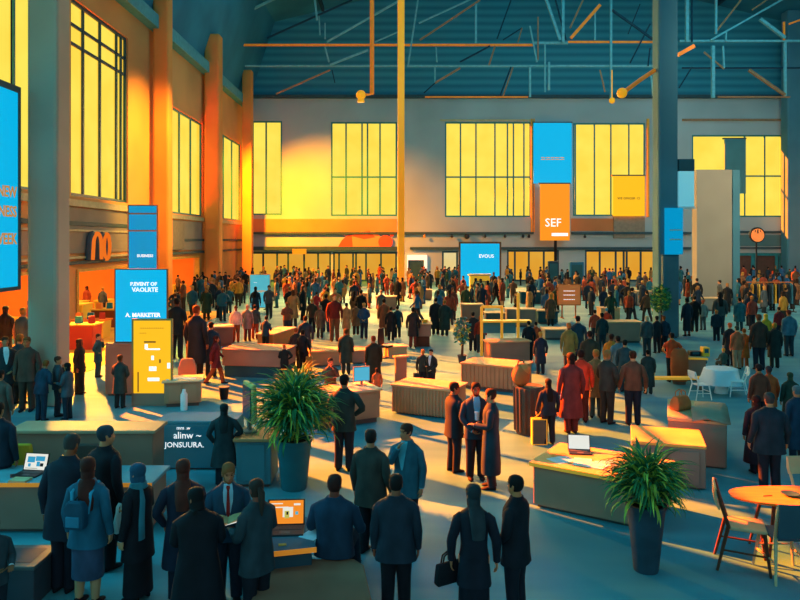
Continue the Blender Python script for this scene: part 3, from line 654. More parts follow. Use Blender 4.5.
def laptop(p, rz, w, scr, label, art=None, deck=blk, tilt=18):
    """screen faces the laptop's own -Y"""
    e = empty('laptop', p, rz, label, 'laptop'); d = w*.68
    k = ob('base', MB().b2((-w/2, -d/2, 0), (w/2, d/2, .022)), deck, e, smooth=False, bevel=.006)
    ob('keyboard', MB().b2((-w*.43, -d*.02, .022), (w*.43, d*.40, .026)), mat('keys_grey', '#3c3a3a', .6, .3, 60), e, smooth=False)
    ob('touchpad', MB().b2((-w*.14, -d*.40, .022), (w*.14, -d*.12, .0245)), mat('pad_grey', '#4c4a48', .5, .1, 3), e, smooth=False)
    t = math.radians(tilt); R = Matrix.Translation(V((0, d/2, .02))) @ Matrix.Rotation(-t, 4, 'X')
    def slab(x0, x1, z0, z1, y0, y1):
        m = MB(); m.b2((x0, y0, z0), (x1, y1, z1)); m.v = [tuple(R @ V(q)) for q in m.v]; return m
    lid = ob('lid', slab(-w/2, w/2, 0, w*.66, 0, .018), deck, e, smooth=False)
    ob('screen', slab(-w*.46, w*.46, w*.03, w*.63, -.004, 0), scr, lid, smooth=False)
    for i, (x0, x1, z0, z1, mm) in enumerate(art or []): ob('window_graphic', slab(x0*w, x1*w, z0*w, z1*w, -.008-.001*i, -.0045), mm, lid, smooth=False)
    return e
def chair(p, rz, label, m_seat, m_leg, s=1.0, group=None, plain_back=False, cat='chair'):
    """dining chair; its back is on its own +Y side"""
    e = empty('dining_chair', p, rz, label, cat, group); e.scale = (s,)*3
    ob('seat', MB().loft([[V((x*k, y*k+.0, z)) for x, y in ((-.2, -.2), (.2, -.2), (.18, .19), (-.18, .19))] for z, k in ((.43, .94), (.445, 1), (.465, .98))]), m_seat, e, smooth=False, bevel=.01)
    for sx in (-1, 1):
        ob('leg', MB().tube([(sx*.17, -.17, .44), (sx*.225, -.225, 0)], [.022, .014], 8), m_leg, e)
        ob('leg', MB().tube([(sx*.165, .18, .46), (sx*.215, .29, 0)], [.022, .014], 8), m_leg, e)
        ob('back_post', MB().tube([(sx*.165, .17, .45), (sx*.185, .25, .70), (sx*.185, .29, .86)], [.02, .018, .014], 8), m_leg, e)
        ob('stretcher', MB().tube([(sx*.198, -.198, .2), (sx*.193, .235, .22)], .011, 6), m_leg, e)
    ob('stretcher', MB().tube([(-.2, -.2, .25), (.2, -.2, .25)], .011, 6), m_leg, e)
    z0 = .50 if plain_back else .64
    ob('backrest', MB().loft([[V((x, .02+y+.25*0+(.235 if z < .7 else .275)-.02*(1-abs(x)/.19), z)) for x, y in ((-.19, 0), (-.08, .012), (.08, .012), (.19, 0), (.19, .022), (.08, .034), (-.08, .034), (-.19, .022))] for z in (z0, .72, .87)]), m_seat, e, bevel=.004)
    return e
def sign(name, p, rz, w, z0, z1, panel, frame, label, cat='sign', t=.06, fw=.05, lines=(), posts=None, legs=None):
    """upright panel facing its own -Y. lines: (text, x, z, size, material)"""
    e = empty(name, p, rz, label, cat)
    ob('panel', MB().b2((-w/2+fw, -t/2, z0+fw), (w/2-fw, t/2-.01, z1-fw)), panel, e, smooth=False)
    if frame: ob('frame', MB().b2((-w/2, -t/2-.01, z0), (-w/2+fw, t/2, z1)).b2((w/2-fw, -t/2-.01, z0), (w/2, t/2, z1)).b2((-w/2+fw, -t/2-.01, z0), (w/2-fw, t/2, z0+fw)).b2((-w/2+fw, -t/2-.01, z1-fw), (w/2-fw, t/2, z1)), frame, e, smooth=False)
    for s_, x, z, sz, mm in lines: text(s_, sz, mm, e, (x, -t/2-.012, z), bold=.004)
    if posts:
        for x in posts: ob('post', MB().b2((x-.035, t/2-.01, 0), (x+.035, t/2+.06, z0+.3)), frame or drk, e, smooth=False); ob('foot', MB().b2((x-.05, -.3, 0), (x+.05, .35, .04)), frame or drk, e, smooth=False)
        FOOT.append((p[0]-w/2-.2, p[0]+w/2+.2, p[1]-.4, p[1]+.4))
    return e
def bag(p, rz, label, m, w=.34, h=.26, d=.12, handle=True, name='handbag', cat='bag', soft=.8):
    e = empty(name, p, rz, label, cat)
    ob('body', MB().loft([[V((x*w*k, y*d*q, z*h)) for x, y in ((-.5, -.5), (.5, -.5), (.5, .5), (-.5, .5))] for z, k, q in ((0, .92, .8), (.12, 1, 1), (.6, .95, .9), (1, soft, .45))]), m, e, bevel=.02)
    if handle:
        for s in (-1, 1): ob('handle', MB().tube([(-w*.25, s*d*.2, h*.97), (-w*.2, s*d*.2, h*1.3), (0, s*d*.15, h*1.45), (w*.2, s*d*.2, h*1.3), (w*.25, s*d*.2, h*.97)], .011, 6), m, e)
    return e
def plant(p, pot_h, r0, r1, spread, fh, n, label, seed, leafw=.035, potm=None, droop=1.0, lm=None, trunk=False):
    rnd = random.Random(seed); e = empty('potted_plant', p, 0, label, 'plant'); k = 18
    FOOT.append((p[0]-r1-.2, p[0]+r1+.2, p[1]-r1-.2, p[1]+r1+.2))
    def rg(r, z): return [V((r*math.cos(2*PI*i/k), r*math.sin(2*PI*i/k), z)) for i in range(k)]
    po = ob('pot', MB().loft([rg(r0*.96, 0), rg(r0, .02), rg((r0+r1)/2, pot_h*.5), rg(r1, pot_h-.05), rg(r1*1.06, pot_h-.045), rg(r1*1.06, pot_h), rg(r1*.93, pot_h), rg(r1*.92, pot_h-.1)]), potm or mat('pot_slate', '#2f4450', .6, .1, 2), e)
    ob('soil', MB().loft([rg(r1*.91, pot_h-.12), rg(r1*.91, pot_h-.07)]), mat('soil', '#2a2018', .9, .3, 9), po)
    if trunk: ob('trunk', MB().tube([(0, 0, pot_h-.1), (.03, .02, pot_h+fh*.25), (0, 0, pot_h+fh*.5)], .035, 7), mat('bark', '#4a3526', .9, .2, 6), e)
    for part, share, mm in (('foliage', .62, lm or mat('leaf_green', '#2f7a4a', .55, .35, 4)), ('young_leaf', .38, mat('leaf_lime', '#a2b848', .5, .3, 4))):  # lime share of the leaves puts the sun's yellow into the colour
        m = MB()
        for i in range(int(n*share)):
            a = rnd.uniform(0, 2*PI); t = rnd.random()**.8; el = math.radians(8+74*t+rnd.uniform(-10, 10))
            L = (spread*1.25*math.cos(el)+fh*.85*math.sin(el))*rnd.uniform(.75, 1.12)
            base = V((rnd.uniform(-.35, .35)*r1, rnd.uniform(-.35, .35)*r1, pot_h-.05+(fh*.45*rnd.random() if not trunk else fh*.5)))
            hd_ = V((math.cos(a), math.sin(a), 0)); sd = V((-hd_.y, hd_.x, 0)); rows = []
            dr = droop*rnd.uniform(.5, 1.25); tw = rnd.uniform(-.25, .25)
            c = base.copy(); ang = el+.25
            for q in range(8):
                u = q/7; w_ = leafw*(.3+1.2*math.sin(PI*min(.97, .1+u*.88)))*(1 if q < 7 else .12)
                up_ = V((-math.sin(ang)*hd_.x, -math.sin(ang)*hd_.y, math.cos(ang)))
                rows.append([c-sd*w_+up_*w_*.3, c-up_*w_*.2, c+sd*w_+up_*w_*.3])
                c = c+(hd_*math.cos(ang)+V((0, 0, math.sin(ang)))+sd*tw*u)*(L/7); ang -= dr*(.16+.42*u)
            m.loft(rows, cap=False, close=False)
        ob(part, m, mm, e, smooth=False)
    return e

# --- left booth: rear partition, front desk
A = fl(12, 497); B = fl(153, 497)
counter((10, 497), (153, 497), .62, 1.2, 'brown booth partition with a pale ledge behind the laptop desk', brn, mat('ledge_tan', '#b59a78', .6, .12, 1), name='partition', cat='counter', panels=0, kick=.06)
dk = counter((-60, 533), (150, 533), .80, .80, 'long brown reception desk with teal top and orange edge', brn, topt, name='reception_desk', cat='desk', kick=.05, edge=edge_o)
lx = -370*11.7/F-dk.location.x
lp = laptop(local(dk, lx, .36, .80), math.radians(-8), .42, screen_w, 'open laptop showing a blue world map on the teal desk',
   [(-.36, -.05, .30, .52, screen_b), (-.02, .36, .36, .54, screen_b), (.05, .18, .16, .34, screen_b), (-.30, -.2, .14, .26, screen_b), (.2, .33, .16, .28, blk), (-.4, .1, .07, .09, mat('map_orange', '#e0a070'))])
o = ob('notebook', MB().b2((-.14, -.1, 0), (.14, .1, .03)), mat('book_tan', '#d9b080', .7, .1, 4), None, local(dk, lx+.02, .06, .80), math.radians(-5), smooth=False); tag(o, 'tan notebook lying before the blue map laptop', 'notebook')
paper(local(dk, fl(4, 533).x-dk.location.x, .3, .80), .5, 'rust red leaflet at the near end of the teal desk', .12, .2, mat('leaflet_red', '#8a3a34'))
paper(local(dk, fl(14, 533).x-dk.location.x, .55, .80), -.4, 'orange leaflet beside the blue map laptop', .12, .22, mat('leaflet_orange', '#d88a4a'))
def seatback(x, w, label, col):
    q = fl(x, 512); e = empty('booth_chair', (q.x, 12.45, 0), 0, label, 'chair'); mm = mat('chair_'+col, col, .8, .1, 2)
    ob('backrest', MB().loft([[V((xx*k, yy, z)) for xx, yy in ((-w/2, -.04), (w/2, -.04), (w/2, .04), (-w/2, .04))] for z, k in ((.5, .7), (.6, .95), (.95, 1), (1.08, .86))]), mm, e, bevel=.03)
    ob('seat', MB().b2((-w*.42, -.28, .42), (w*.42, .0, .5)), mm, e, smooth=False, bevel=.03)
    ob('stem', MB().tube([(0, -.12, .05), (0, -.12, .42)], .035, 8), blk, e); ob('base', MB().box((0, -.12, .03), (.4, .3, .05)), blk, e, smooth=False)
seatback(81, .46, 'dark brown office chair between the desk and the partition', '#4a4038'); seatback(14, .36, 'yellow chair back behind the blue map laptop', '#e0a52a')
# crate in the near corner
q = fl(0, 612); e = empty('storage_crate', (q.x+.08, q.y+.1, 0), 0, 'dark grey lidded crate standing alone in the near corner', 'crate')
ob('body', MB().box((-.1, .3, .24), (.78, .62, .48)), mat('crate_grey', '#40464c', .7, .1, 2), e, smooth=False, bevel=.015); ob('lid', MB().box((-.1, .3, .50), (.82, .66, .05)), mat('crate_lid', '#565a58', .6, .1, 2), e, smooth=False, bevel=.012); ob('inset', MB().box((-.1, .3, .527), (.6, .42, .008)), mat('crate_grey'  , '#40464c'), e, smooth=False)
# teal plinth with lettering
tp = counter((155, 470), (236, 470), .75, .98, 'low teal display plinth with white handwriting', tealb, mat('plinth_top', '#3c8f9f', .6, .1, 1), name='display_plinth', cat='plinth', kick=.03, over=.0)
for s_, x, z, sz in (('mm .w', -.02, .84, .10), ('alinw ~', .06, .69, .19), ('JONSUURA.', .0, .50, .15)): text(s_, sz, wlet, tp, (x-.22, -.006, z))
cab = counter((236, 488), (271, 488), .8, .92, 'teal cabinet with an orange-lit top left of the big plant pot', mat('cabinet_teal', '#4a8088', .7, .1, 1), mat('cab_top', '#c98a58', .6, .1, 1), name='cabinet', cat='cabinet', panels=1, kick=.06)  # orange light on the cabinet top is put into its colour
e = empty('display_screen', local(cab, -.17, .45, .92), math.radians(-62), 'cream flat screen on a short stand seen edge-on', 'screen')
ob('foot', MB().box((0, 0, .02), (.3, .24, .04)), gry, e, smooth=False, bevel=.01); ob('neck', MB().b2((-.05, -.03, .04), (.05, .03, .25)), gry, e, smooth=False)
ob('casing', MB().loft([[V((x, y+.02*math.sin(z*3), z)) for x, y in ((-.3, -.05), (.3, -.05), (.3, .05), (-.3, .05))] for z in (.2, .5, .95)]), mat('casing_cream', '#f0c070', .6, .08, 2), e, bevel=.03); ob('display', MB().b2((-.26, -.062, .27), (.26, -.05, .88)), mat('display_dark', '#22485a', .3, .1, 2), e, smooth=False)
# writing desk by the yellow poster
wd = counter((164, 408), (201, 406), .85, .72, 'small writing desk with pale top beside the yellow poster', tan, topc, name='writing_desk', cat='desk', kick=.10, thick=.04, over=.06, panels=2)
for k, (x, y, r) in enumerate(((-.3, .3, .2), (-.05, .45, -.3), (.2, .3, .1))): paper(local(wd, x, y, .72), r, ('white paper pile at the poster end of the writing desk', 'loose white sheet in the middle of the writing desk', 'pale sheet near the chair on the writing desk')[k], .3, .24, t=.03 if k == 0 else .008)
o = ob('water_bottle', MB().loft([[V((r*math.cos(2*PI*i/12), r*math.sin(2*PI*i/12), z)) for i in range(12)] for r, z in ((.09, 0), (.095, .03), (.095, .42), (.05, .5), (.045, .56))]), white, None, fl(184, 410), smooth=True); tag(o, 'tall white canister standing in front of the writing desk', 'bottle')
q = fl(185, 396); e = empty('upholstered_chair', q, 0, 'brown rounded chair pulled up behind the writing desk', 'chair')
ob('backrest', MB().loft([[V((x*k, y+.25, z)) for x, y in ((-.27, -.06), (.27, -.06), (.27, .06), (-.27, .06))] for z, k in ((.42, 1.0), (.8, .98), (1.02, .72), (1.07, .5))]), brn, e, bevel=.03); ob('seat', MB().b2((-.27, -.2, .4), (.27, .28, .5)), brn, e, smooth=False, bevel=.03); ob('pedestal', MB().tube([(0, .05, 0), (0, .05, .4)], [.16, .06], 10), drk, e)
# yellow poster, blue board on brown plinth, tall blue banner
yp = fl(152.5, 406); e = sign('poster_board', yp, 0, 1.13, .02, 2.42, ylw, mat('frame_tan', '#b98a4a', .6, .1), 'yellow infographic poster board standing before the blue board', 'poster', lines=[('- - - - - - - - - - -', 0, 2.17, .1, frame_o), ('- - - -', -.25, 2.03, .08, frame_o)])
for x0, x1, z0, z1, mm in ((-.56, .56, 0.02, .36, brn), (-.2, -.12, 1.58, 1.72, wlet), (-.16, .22, 1.56, 1.60, wlet), (-.22, .1, 1.76, 1.80, frame_o), (-.08, .12, .98, 1.1, wlet), (-.12, .2, .70, .79, wlet), (.42, .5, 1.05, 1.2, wlet), (-.02, .05, 1.28, 1.4, wlet), (-.4, -.37, .4, .95, frame_o), (.2, .24, 1.2, 1.3, frame_o)): ob('graphic', MB().b2((x0, -.046 if mm is not brn else -.05, z0), (x1, -.03, z1)), mm, e, smooth=False)
FOOT.append((yp.x-.7, yp.x+.7, yp.y-.3, yp.y+.3))
bp = fl(129, 396); ob_ = counter((105, 396), (152, 396), .35, 1.55, 'brown plinth carrying the blue board beside the shop', brn, brn, name='sign_plinth', cat='plinth', kick=.05, over=.0)
e = sign('sign_board', local(ob_, .32, .17, 1.55), 0, 1.58, 0, 2.2, blue, frame_b, 'bright blue board with four white text lines on a brown plinth', 'sign', fw=.035, lines=[('P.EVENT OF', .08, 1.74, .15, wlet), ('VAOLRTE', .12, 1.57, .18, wlet), ('A. MARKETER', .06, .82, .17, wlet), ('. Crittum', .16, .62, .16, wlet)])
q = fl(143, 352); e = sign('banner_stand', q, 0, .62*2, 2.2, 6.05, blue2, frame_o, 'tall narrow blue banner between the shop sign and the first orange column', 'banner', fw=.05, posts=(0,), lines=[('BUSINESS', .1, 3.95, .16, wlet), ('TCEEORE', .15, 2.75, .2, wlet)])
for z in (4.95, 5.65): ob('divider', MB().b2((-.57, -.045, z), (.57, -.03, z+.06)), frame_o, e, smooth=False)
# big hanging banner at the left edge
Yb = 19.4; xb = (18-400)*Yb/F
e = empty('hanging_banner', (xb, Yb, 0), 0, 'huge bright blue hanging banner with orange letters left of the concrete column', 'banner')
ob('panel', MB().b2((-.06, -2.6, 3.36), (.02, -.05, 8.55)), blue, e, smooth=False); ob('frame', MB().b2((-.1, -.05, 3.26), (.05, .06, 8.72)).b2((-.1, -2.7, 8.55), (.05, -.05, 8.72)).b2((-.1, -2.7, 3.26), (.05, -.05, 3.36)).b2((-.1, -2.7, 3.36), (.05, -2.6, 8.55)), mat('frame_grey', '#5a6260', .6, .1), e, smooth=False)
for s_, z in (('NEW', 5.86), ('BUSINESS', 5.34), ('WEEK', 4.62)): text(s_, .4, olet, e, (.03, -.12, z), (PI/2, 0, PI/2), align='RIGHT', bold=.01)
for y in (-.3, -2.3): ob('cable', MB().tube([(-.02, y, 8.7), (-.02, y, roofz(xb)-.05)], .02, 5), blk, e)
# small light-blue board
q = fl(260, 312); sign('notice_board', q, 0, 1.34, .25, 2.42, lblue, mat('frame_pale', '#cdbb8a', .6, .1), 'small light blue notice board on legs in the left crowd', 'sign', posts=(-.45, .45), lines=[('Loungers', 0, 1.35, .2, olet), ('----', -.3, 1.9, .16, wlet), ('-----', -.2, 1.0, .14, wlet)])
# blue screen in a brown frame
q = at(480, 240, 62); sign('projection_screen', (q.x, 62, 0), 0, 3.66, .45, 4.45, blue, frame_b, 'large blue screen in a brown frame at the back of the hall', 'screen', fw=.16, posts=(-1.4, 1.4), lines=[('EVOUS', .55, 3.2, .42, wlet)])
# banners on the far wall
def wall_banner(x0, x1, y0, y1, m, label, lines=(), Y=79.4, frame=None, extra=None):
    p0, p1 = at(x0, y1, Y), at(x1, y0, Y); c = V(((p0.x+p1.x)/2, Y, 0))
    e = sign('wall_banner', c, 0, p1.x-p0.x, p0.z, p1.z, m, frame, label, 'banner', t=.16, fw=.12 if frame else .0, lines=[(s_, (at(px_, 0, Y).x-c.x), at(0, py_, Y).z, sz, mm) for s_, px_, py_, sz, mm in lines])
    ob('batten', MB().b2((-(p1.x-p0.x)/2-.1, -.02, p1.z), ((p1.x-p0.x)/2+.1, .35, p1.z+.14)), drk, e, smooth=False); return e
wall_banner(533.5, 571.5, 123, 183.5, blue, 'blue fabric banner hanging above the orange banner', [('=====', 552.5, 159, .9, olet)])
e = wall_banner(540, 569.5, 184, 240.5, orng, 'orange banner with white SEF letters on a thin post', [('SEF', 553, 223, 1.25, wlet)], Y=77.5)
ob('white_bar', MB().b2((-.35, -.1, at(0, 236, 77.5).z), (1.4, -.08, at(0, 233, 77.5).z)), wlet, e, smooth=False); ob('post', MB().tube([(.1, .1, 0), (.1, .1, at(0, 240, 77.5).z)], .16, 8), blk, e)
wall_banner(613, 644.5, 176, 216, ylw, 'yellow banner with one thin text line on the far wall', [('WE GINGER  CI', 628.5, 198.5, .36, frame_b)])
wall_banner(724.5, 745.5, 139, 193.5, mat('banner_teal', '#4d8a90', .7, .1, .4), 'grey teal banner hanging before the right-hand window', Y=79.2)
# red mural shapes on the far wall
mu = empty('wall_mural', (0, YF-.12, 0), 0, 'red and orange mural of rounded shapes above the amber doors', 'mural')
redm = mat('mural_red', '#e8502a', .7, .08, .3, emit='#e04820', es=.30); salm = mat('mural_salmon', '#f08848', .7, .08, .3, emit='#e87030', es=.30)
def flat(pts, name, m, y=0): a = [V((fx(x), y, fz(v))) for x, v in pts]; ob(name, MB().loft([[p+V((0, -.05, 0)) for p in a], [p+V((0, .05, 0)) for p in a]]), m, mu, smooth=False)
flat([(337, 249), (342, 240), (348, 235), (352, 235), (353, 249)], 'leaf_shape', redm); flat([(353, 249), (352, 235), (362, 231), (375, 231), (381, 237), (379, 249)], 'block_shape', salm, -.04)
flat([(352, 236), (360, 232), (370, 231), (375, 237), (364, 239)], 'cap_shape', redm, -.1); flat([(385.5+7.2*math.cos(t*PI/8), 242+6.8*math.sin(t*PI/8)) for t in range(16)], 'disc_shape', redm, -.1); flat([(392+2*math.cos(t*PI/4), 235+1.6*math.sin(t*PI/4)) for t in range(8)], 'dot_shape', redm, -.1)
wb = at(299, 252, 79); e = empty('door_sign', (wb.x, 79.3, 0), 0, 'small orange sign box over the amber doors at left', 'sign'); ob('box', MB().b2((-.75, -.12, at(0, 254, 79.3).z), (.75, .1, at(0, 249, 79.3).z)), orng, e, smooth=False); ob('bracket', MB().b2((-.1, .1, at(0, 252, 79.3).z), (.1, .7, at(0, 250, 79.3).z)), drk, e, smooth=False)
# signs on the right
c2 = fl(668, 336)
e = empty('column_banner', (at(674, 0, 34.3).x, 34.35, 0), 0, 'plain blue banner with two pale lines fixed to the dark column', 'banner')
ob('panel', MB().b2((-.43, -.04, at(0, 254.5, 34.3).z), (.43, .02, at(0, 208, 34.3).z)), blue2, e, smooth=False)
for y in (230, 239.5): ob('line', MB().b2((-.2, -.05, at(0, y+.5, 34.3).z), (.35, -.04, at(0, y-.5, 34.3).z)), mat('frame_pale', '#cdbb8a'), e, smooth=False)
e = empty('light_box', (at(687, 0, 34.4).x, 34.5, 0), 0, 'pale blue light box with grey hood on the right of the dark column', 'sign')
ob('panel', MB().b2((-.37, -.06, at(0, 207, 34.4).z), (.36, .2, at(0, 171, 34.4).z)), mat('lightbox_cyan', '#8fd6e2', .6, .04, .5, emit='#7ccbd8', es=.45), e, smooth=False); ob('hood', MB().b2((-.38, -.08, at(0, 171, 34.4).z), (.37, .2, at(0, 159, 34.4).z)), dteal, e, smooth=False); ob('sill', MB().b2((-.42, -.12, at(0, 208.5, 34.4).z), (.4, .2, at(0, 206.5, 34.4).z)), white, e, smooth=False)
q = fl(670, 338); counter((663, 338), (679, 338), .25, 3.9, 'tall grey door-like panel at the foot of the dark column', mat('door_panel', '#4f6f78', .7, .1, 1), dteal, name='tall_panel', cat='panel', kick=.05, over=.0)
q = at(757, 300, 55); e = empty('pole_sign', (q.x, 55, 0), 0, 'round orange sign in a dark ring on a thin pole', 'sign'); z = at(0, 235, 55).z
ob('pole', MB().tube([(0, .1, 0), (0, .1, z)], .06, 8), blk, e); ob('ring', MB().loft([[V((r*.58*math.cos(2*PI*i/20), y, z+r*.60*math.sin(2*PI*i/20))) for i in range(20)] for r, y in ((1, .08), (1, -.08))]), blk, e); ob('disc', MB().loft([[V((.50*math.cos(2*PI*i/20), y, z-.02+.50*math.sin(2*PI*i/20))) for i in range(20)] for y in (-.08, -.13)]), mat('disc_orange', '#f08848', .6, .1, 2, emit='#e87838', es=.4), e); ob('notch', MB().prism([(-.04, -.15), (.04, -.15), (.04, -.13), (-.04, -.13)], z+.12, z+.44), blk, e, smooth=False); ob('notch', MB().loft([[V((x, -.15, zz)), V((x, -.13, zz))] + [V((x+.05, -.13, zz)), V((x+.05, -.15, zz))] for x, zz in ((-.24, z+.2), (-.2, z+.38))]), blk, e, smooth=False); ob('notch', MB().loft([[V((x, -.15, zz)), V((x, -.13, zz))] + [V((x+.05, -.13, zz)), V((x+.05, -.15, zz))] for x, zz in ((.2, z+.2), (.16, z+.38))]), blk, e, smooth=False); ob('base', MB().box((0, .1, .03), (.6, .6, .06)), blk, e, smooth=False)
# --- counters across the hall
c1_ = counter((210, 347), (233, 346), 1.0, .85, 'dark grey desk with heaped papers by the left aisle', drk, gry, name='desk', cat='desk')
for k in range(3): paper(local(c1_, -.3+.3*k, .3+.15*k, .85+.006*k), .5*k-.4, ('white sheet nearest the aisle on the dark grey desk', 'white sheet in the middle of the dark grey desk', 'white sheet farthest back on the dark grey desk')[k], .4, .5)
counter((222, 377), (284, 379), 1.3, .95, 'long low brown counter above a teal recess', brn, mat('top_rose', '#9a7a68', .6, .1, 1), kick=.38, kickm=dteal, over=.04)  # teal shadow beneath is put in as a dark plinth
counter((273, 352), (295, 344), .7, .75, 'orange-lit counter corner beside the man in blue', mat('lam_or', '#c9824a', .7, .1, 1), topc)  # orange light on this counter is put into the body colour
counter((310, 367), (342, 366), .9, .58, 'low sand-coloured block behind the plant', tan, tan2, name='display_block', cat='plinth', kick=.03)
counter((352, 364), (372, 363), .8, .5, 'low brown block between the two dark-coated men', brn, tan, name='display_block', cat='plinth', kick=.03)
c5 = counter((321, 430), (380, 422), .95, .86, 'tan corner counter with a monitor where the suited man stands', tan, topc, ribs=0, panels=2)
e = empty('monitor', local(c5, .55, .55, .86), math.radians(20), 'glowing cyan monitor on the tan corner counter', 'monitor')
ob('screen', MB().b2((-.2, -.03, .12), (.2, -.01, .46)), screen_c, e, smooth=False); ob('casing', MB().b2((-.22, -.01, .1), (.22, .03, .48)), gry, e, smooth=False); ob('stand', MB().b2((-.03, -.01, .01), (.03, .03, .12)).b2((-.12, -.08, 0), (.12, .1, .015)), gry, e, smooth=False)
counter((393, 413), (452, 420), 1.0, .78, 'long pleated sand counter in the middle of the hall', tan, tan2, ribs=18, kick=.04)
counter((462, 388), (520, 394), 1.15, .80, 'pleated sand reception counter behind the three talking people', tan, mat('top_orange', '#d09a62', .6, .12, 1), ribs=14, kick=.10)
counter((491, 366), (530, 364), .7, .88, 'plain brown counter with a yellow-lit side', brn, tan2, kick=.04)
e = empty('display_stand', fl(497, 361), 0, 'open yellow display frame behind the plain brown counter', 'stand'); e.location.y += 1.2
for x in (-.45, .35, 1.0): ob('post', MB().b2((x-.05, -.05, 0), (x+.05, .05, 1.95 if x < .9 else 2.5)), edge_y, e, smooth=False)
ob('shelf', MB().b2((-.45, -.25, 1.35), (1.5, .25, 1.42)), edge_y, e, smooth=False); ob('header', MB().b2((-.45, -.05, 1.9), (.4, .05, 2.0)), edge_y, e, smooth=False); ob('backboard', MB().b2((-.38, .02, .9), (.9, .05, 1.35)), tealb, e, smooth=False)
FOOT.append((e.location.x-.6, e.location.x+1.6, e.location.y-.4, e.location.y+.4))
e = empty('lounge_chair', fl(533, 437), math.radians(4), 'grey pleated tub chair in the sun behind the woman in navy', 'chair'); gp = mat('uphol_grey', '#4c4a42', .8, .12, 2); FOOT.append((e.location.x-.5, e.location.x+.5, e.location.y-.2, e.location.y+.9))
m = MB(); arc = [(.34*math.sin(a), .36-.34*math.cos(a)) for a in [math.radians(d) for d in range(-200, 21, 20)]]
rows = [[V((-.30, .02, z)) for z in (0,)]]
m.loft([[V((.33*math.cos(a)*k, .36+.33*math.sin(a)*k*1.0, z)) for a in [math.radians(t) for t in range(0, 360, 15)]] for z, k in ((.0, .92), (.1, 1.0), (.7, 1.03), (1.08, 1.08), (1.13, 1.0), (1.12, .86))]); ob('shell', m, gp, e)
m = MB()
for t in range(0, 360, 20): a = math.radians(t); m.tube([(.335*math.cos(a), .36+.335*math.sin(a), .08), (.36*math.cos(a), .36+.36*math.sin(a), 1.1)], .03, 6)
ob('pleats', m, gp, e); ob('cushion', MB().loft([[V((.28*math.cos(2*PI*i/16), .36+.28*math.sin(2*PI*i/16), z)) for i in range(16)] for z in (1.05, 1.1)]), mat('uphol_tan', '#9a8258', .8, .1, 2), e)
bq = local(e, -.2, .36, 1.12); g = empty('duffel_bag', bq, .4, 'rounded brown bag set on the grey tub chair', 'bag'); ob('body', MB().ball((0, 0, .26), .27, 16, 12, (.85, .75, 1)), mat('bag_brown', '#a0703c', .7, .15, 4), g); ob('flap', MB().ball((.05, -.02, .36), .2, 14, 9, (.95, .85, .9)), mat('bag_tan', '#c08a4a', .7, .15, 4), g); ob('handle', MB().tube([(-.1, 0, .5), (-.06, 0, .6), (.06, 0, .6), (.1, 0, .5)], .015, 6), mat('leather_dark', '#3a2a1c', .6, .1, 3), g)
c9 = counter((533, 507), (652, 533), 1.35, .78, 'wide brown desk with papers and tablet before the round-pot plant', mat('lam_umber', '#b08468', .7, .12, 1), mat('top_sun', '#d9a860', .6, .12, 1), name='exhibit_desk', cat='desk', kick=.05, edge=edge_y)  # sunlight on the desk top is put into its colour
laptop(local(c9, -.50, .95, .78), math.radians(-8), .40, screen_w, 'tablet-like laptop with a blank white screen on the wide brown desk', tilt=20)
for k, (x, y, r, w_, l_, mm, t_) in enumerate(((-.62, .38, .5, .42, .34, mat('sheet_blue', '#9fd2e0'), .006), (-.28, .45, -.3, .30, .42, white, .008), (-.05, .38, .9, .30, .40, white, .014), (.10, .62, .2, .34, .3, mat('sheet_cyan', '#8fd0dc'), .006), (-.78, .62, .1, .3, .2, mat('sheet_orange', '#e08a3a'), .006))):
    paper(local(c9, x, y, .78+.0*k), r, ('light blue sheet at the front left corner of the wide brown desk', 'white sheet in the middle of the wide brown desk', 'thick white paper stack on the wide brown desk', 'cyan folder at the back of the papers on the wide brown desk', 'orange folder at the corner of the wide brown desk')[k], w_, l_, mm, t=t_)
o = ob('notebook', MB().b2((-.16, -.22, 0), (.16, .22, .03)), mat('book_grey', '#6a6a64'), None, local(c9, .38, .45, .78), -.25, smooth=False); tag(o, 'grey notebook near the plant on the wide brown desk', 'notebook')
r2 = counter((632, 484), (706, 491), 1.2, .82, 'grey block counter with yellow-lit top right behind the near plant', gry, mat('top_gold', '#d9b45a', .6, .15, 1.5), name='block_counter', cat='counter', kick=.03, panels=2, over=.01)  # yellow light on the block's top is put into its colour
r1 = counter((668, 464), (727, 470), 1.9, .95, 'taller grey block counter topped with draped cloth and a bag', mat('lam_taupe', '#837a6a', .7, .12, 1), mat('top_khaki', '#b8a878', .6, .12, 1.5), name='block_counter', cat='counter', kick=.03, over=.01)
e = bag(local(r1, -.30, .85, .95), .5, 'brown soft bag lying on the taller grey block', mat('bag_brown', '#a0703c'), .42, .3, .26, True, 'shoulder_bag')
o = ob('cloth_cover', MB().loft([[V((x, y, z+.03*math.sin(x*9+y*7))) for x, y, z in ((-.1, -.06, .96), (.2, -.06, .98), (.45, -.06, .96), (.62, -.06, .96))] , [V((x, y, z+.04*math.sin(x*8+y*6))) for x, y, z in ((-.1, .5, 1.08), (.2, .5, 1.12), (.45, .55, 1.05), (.62, .5, .99))], [V((x, y, z+.03*math.sin(x*7+y*9))) for x, y, z in ((0, 1.1, 1.0), (.25, 1.2, 1.05), (.5, 1.1, 1.05), (.64, 1.1, 1.0))], [V((x, y, z)) for x, y, z in ((0, 1.8, .96), (.25, 1.8, .97), (.5, 1.8, .97), (.64, 1.8, .96))]], cap=False, close=False), mat('cloth_khaki', '#8f8b76', .85, .12, 2), None, r1.location, r1.rotation_euler.z); tag(o, 'rumpled grey cloth draped over the taller grey block', 'cloth')
o.modifiers.new('thick', 'SOLIDIFY').thickness = .015
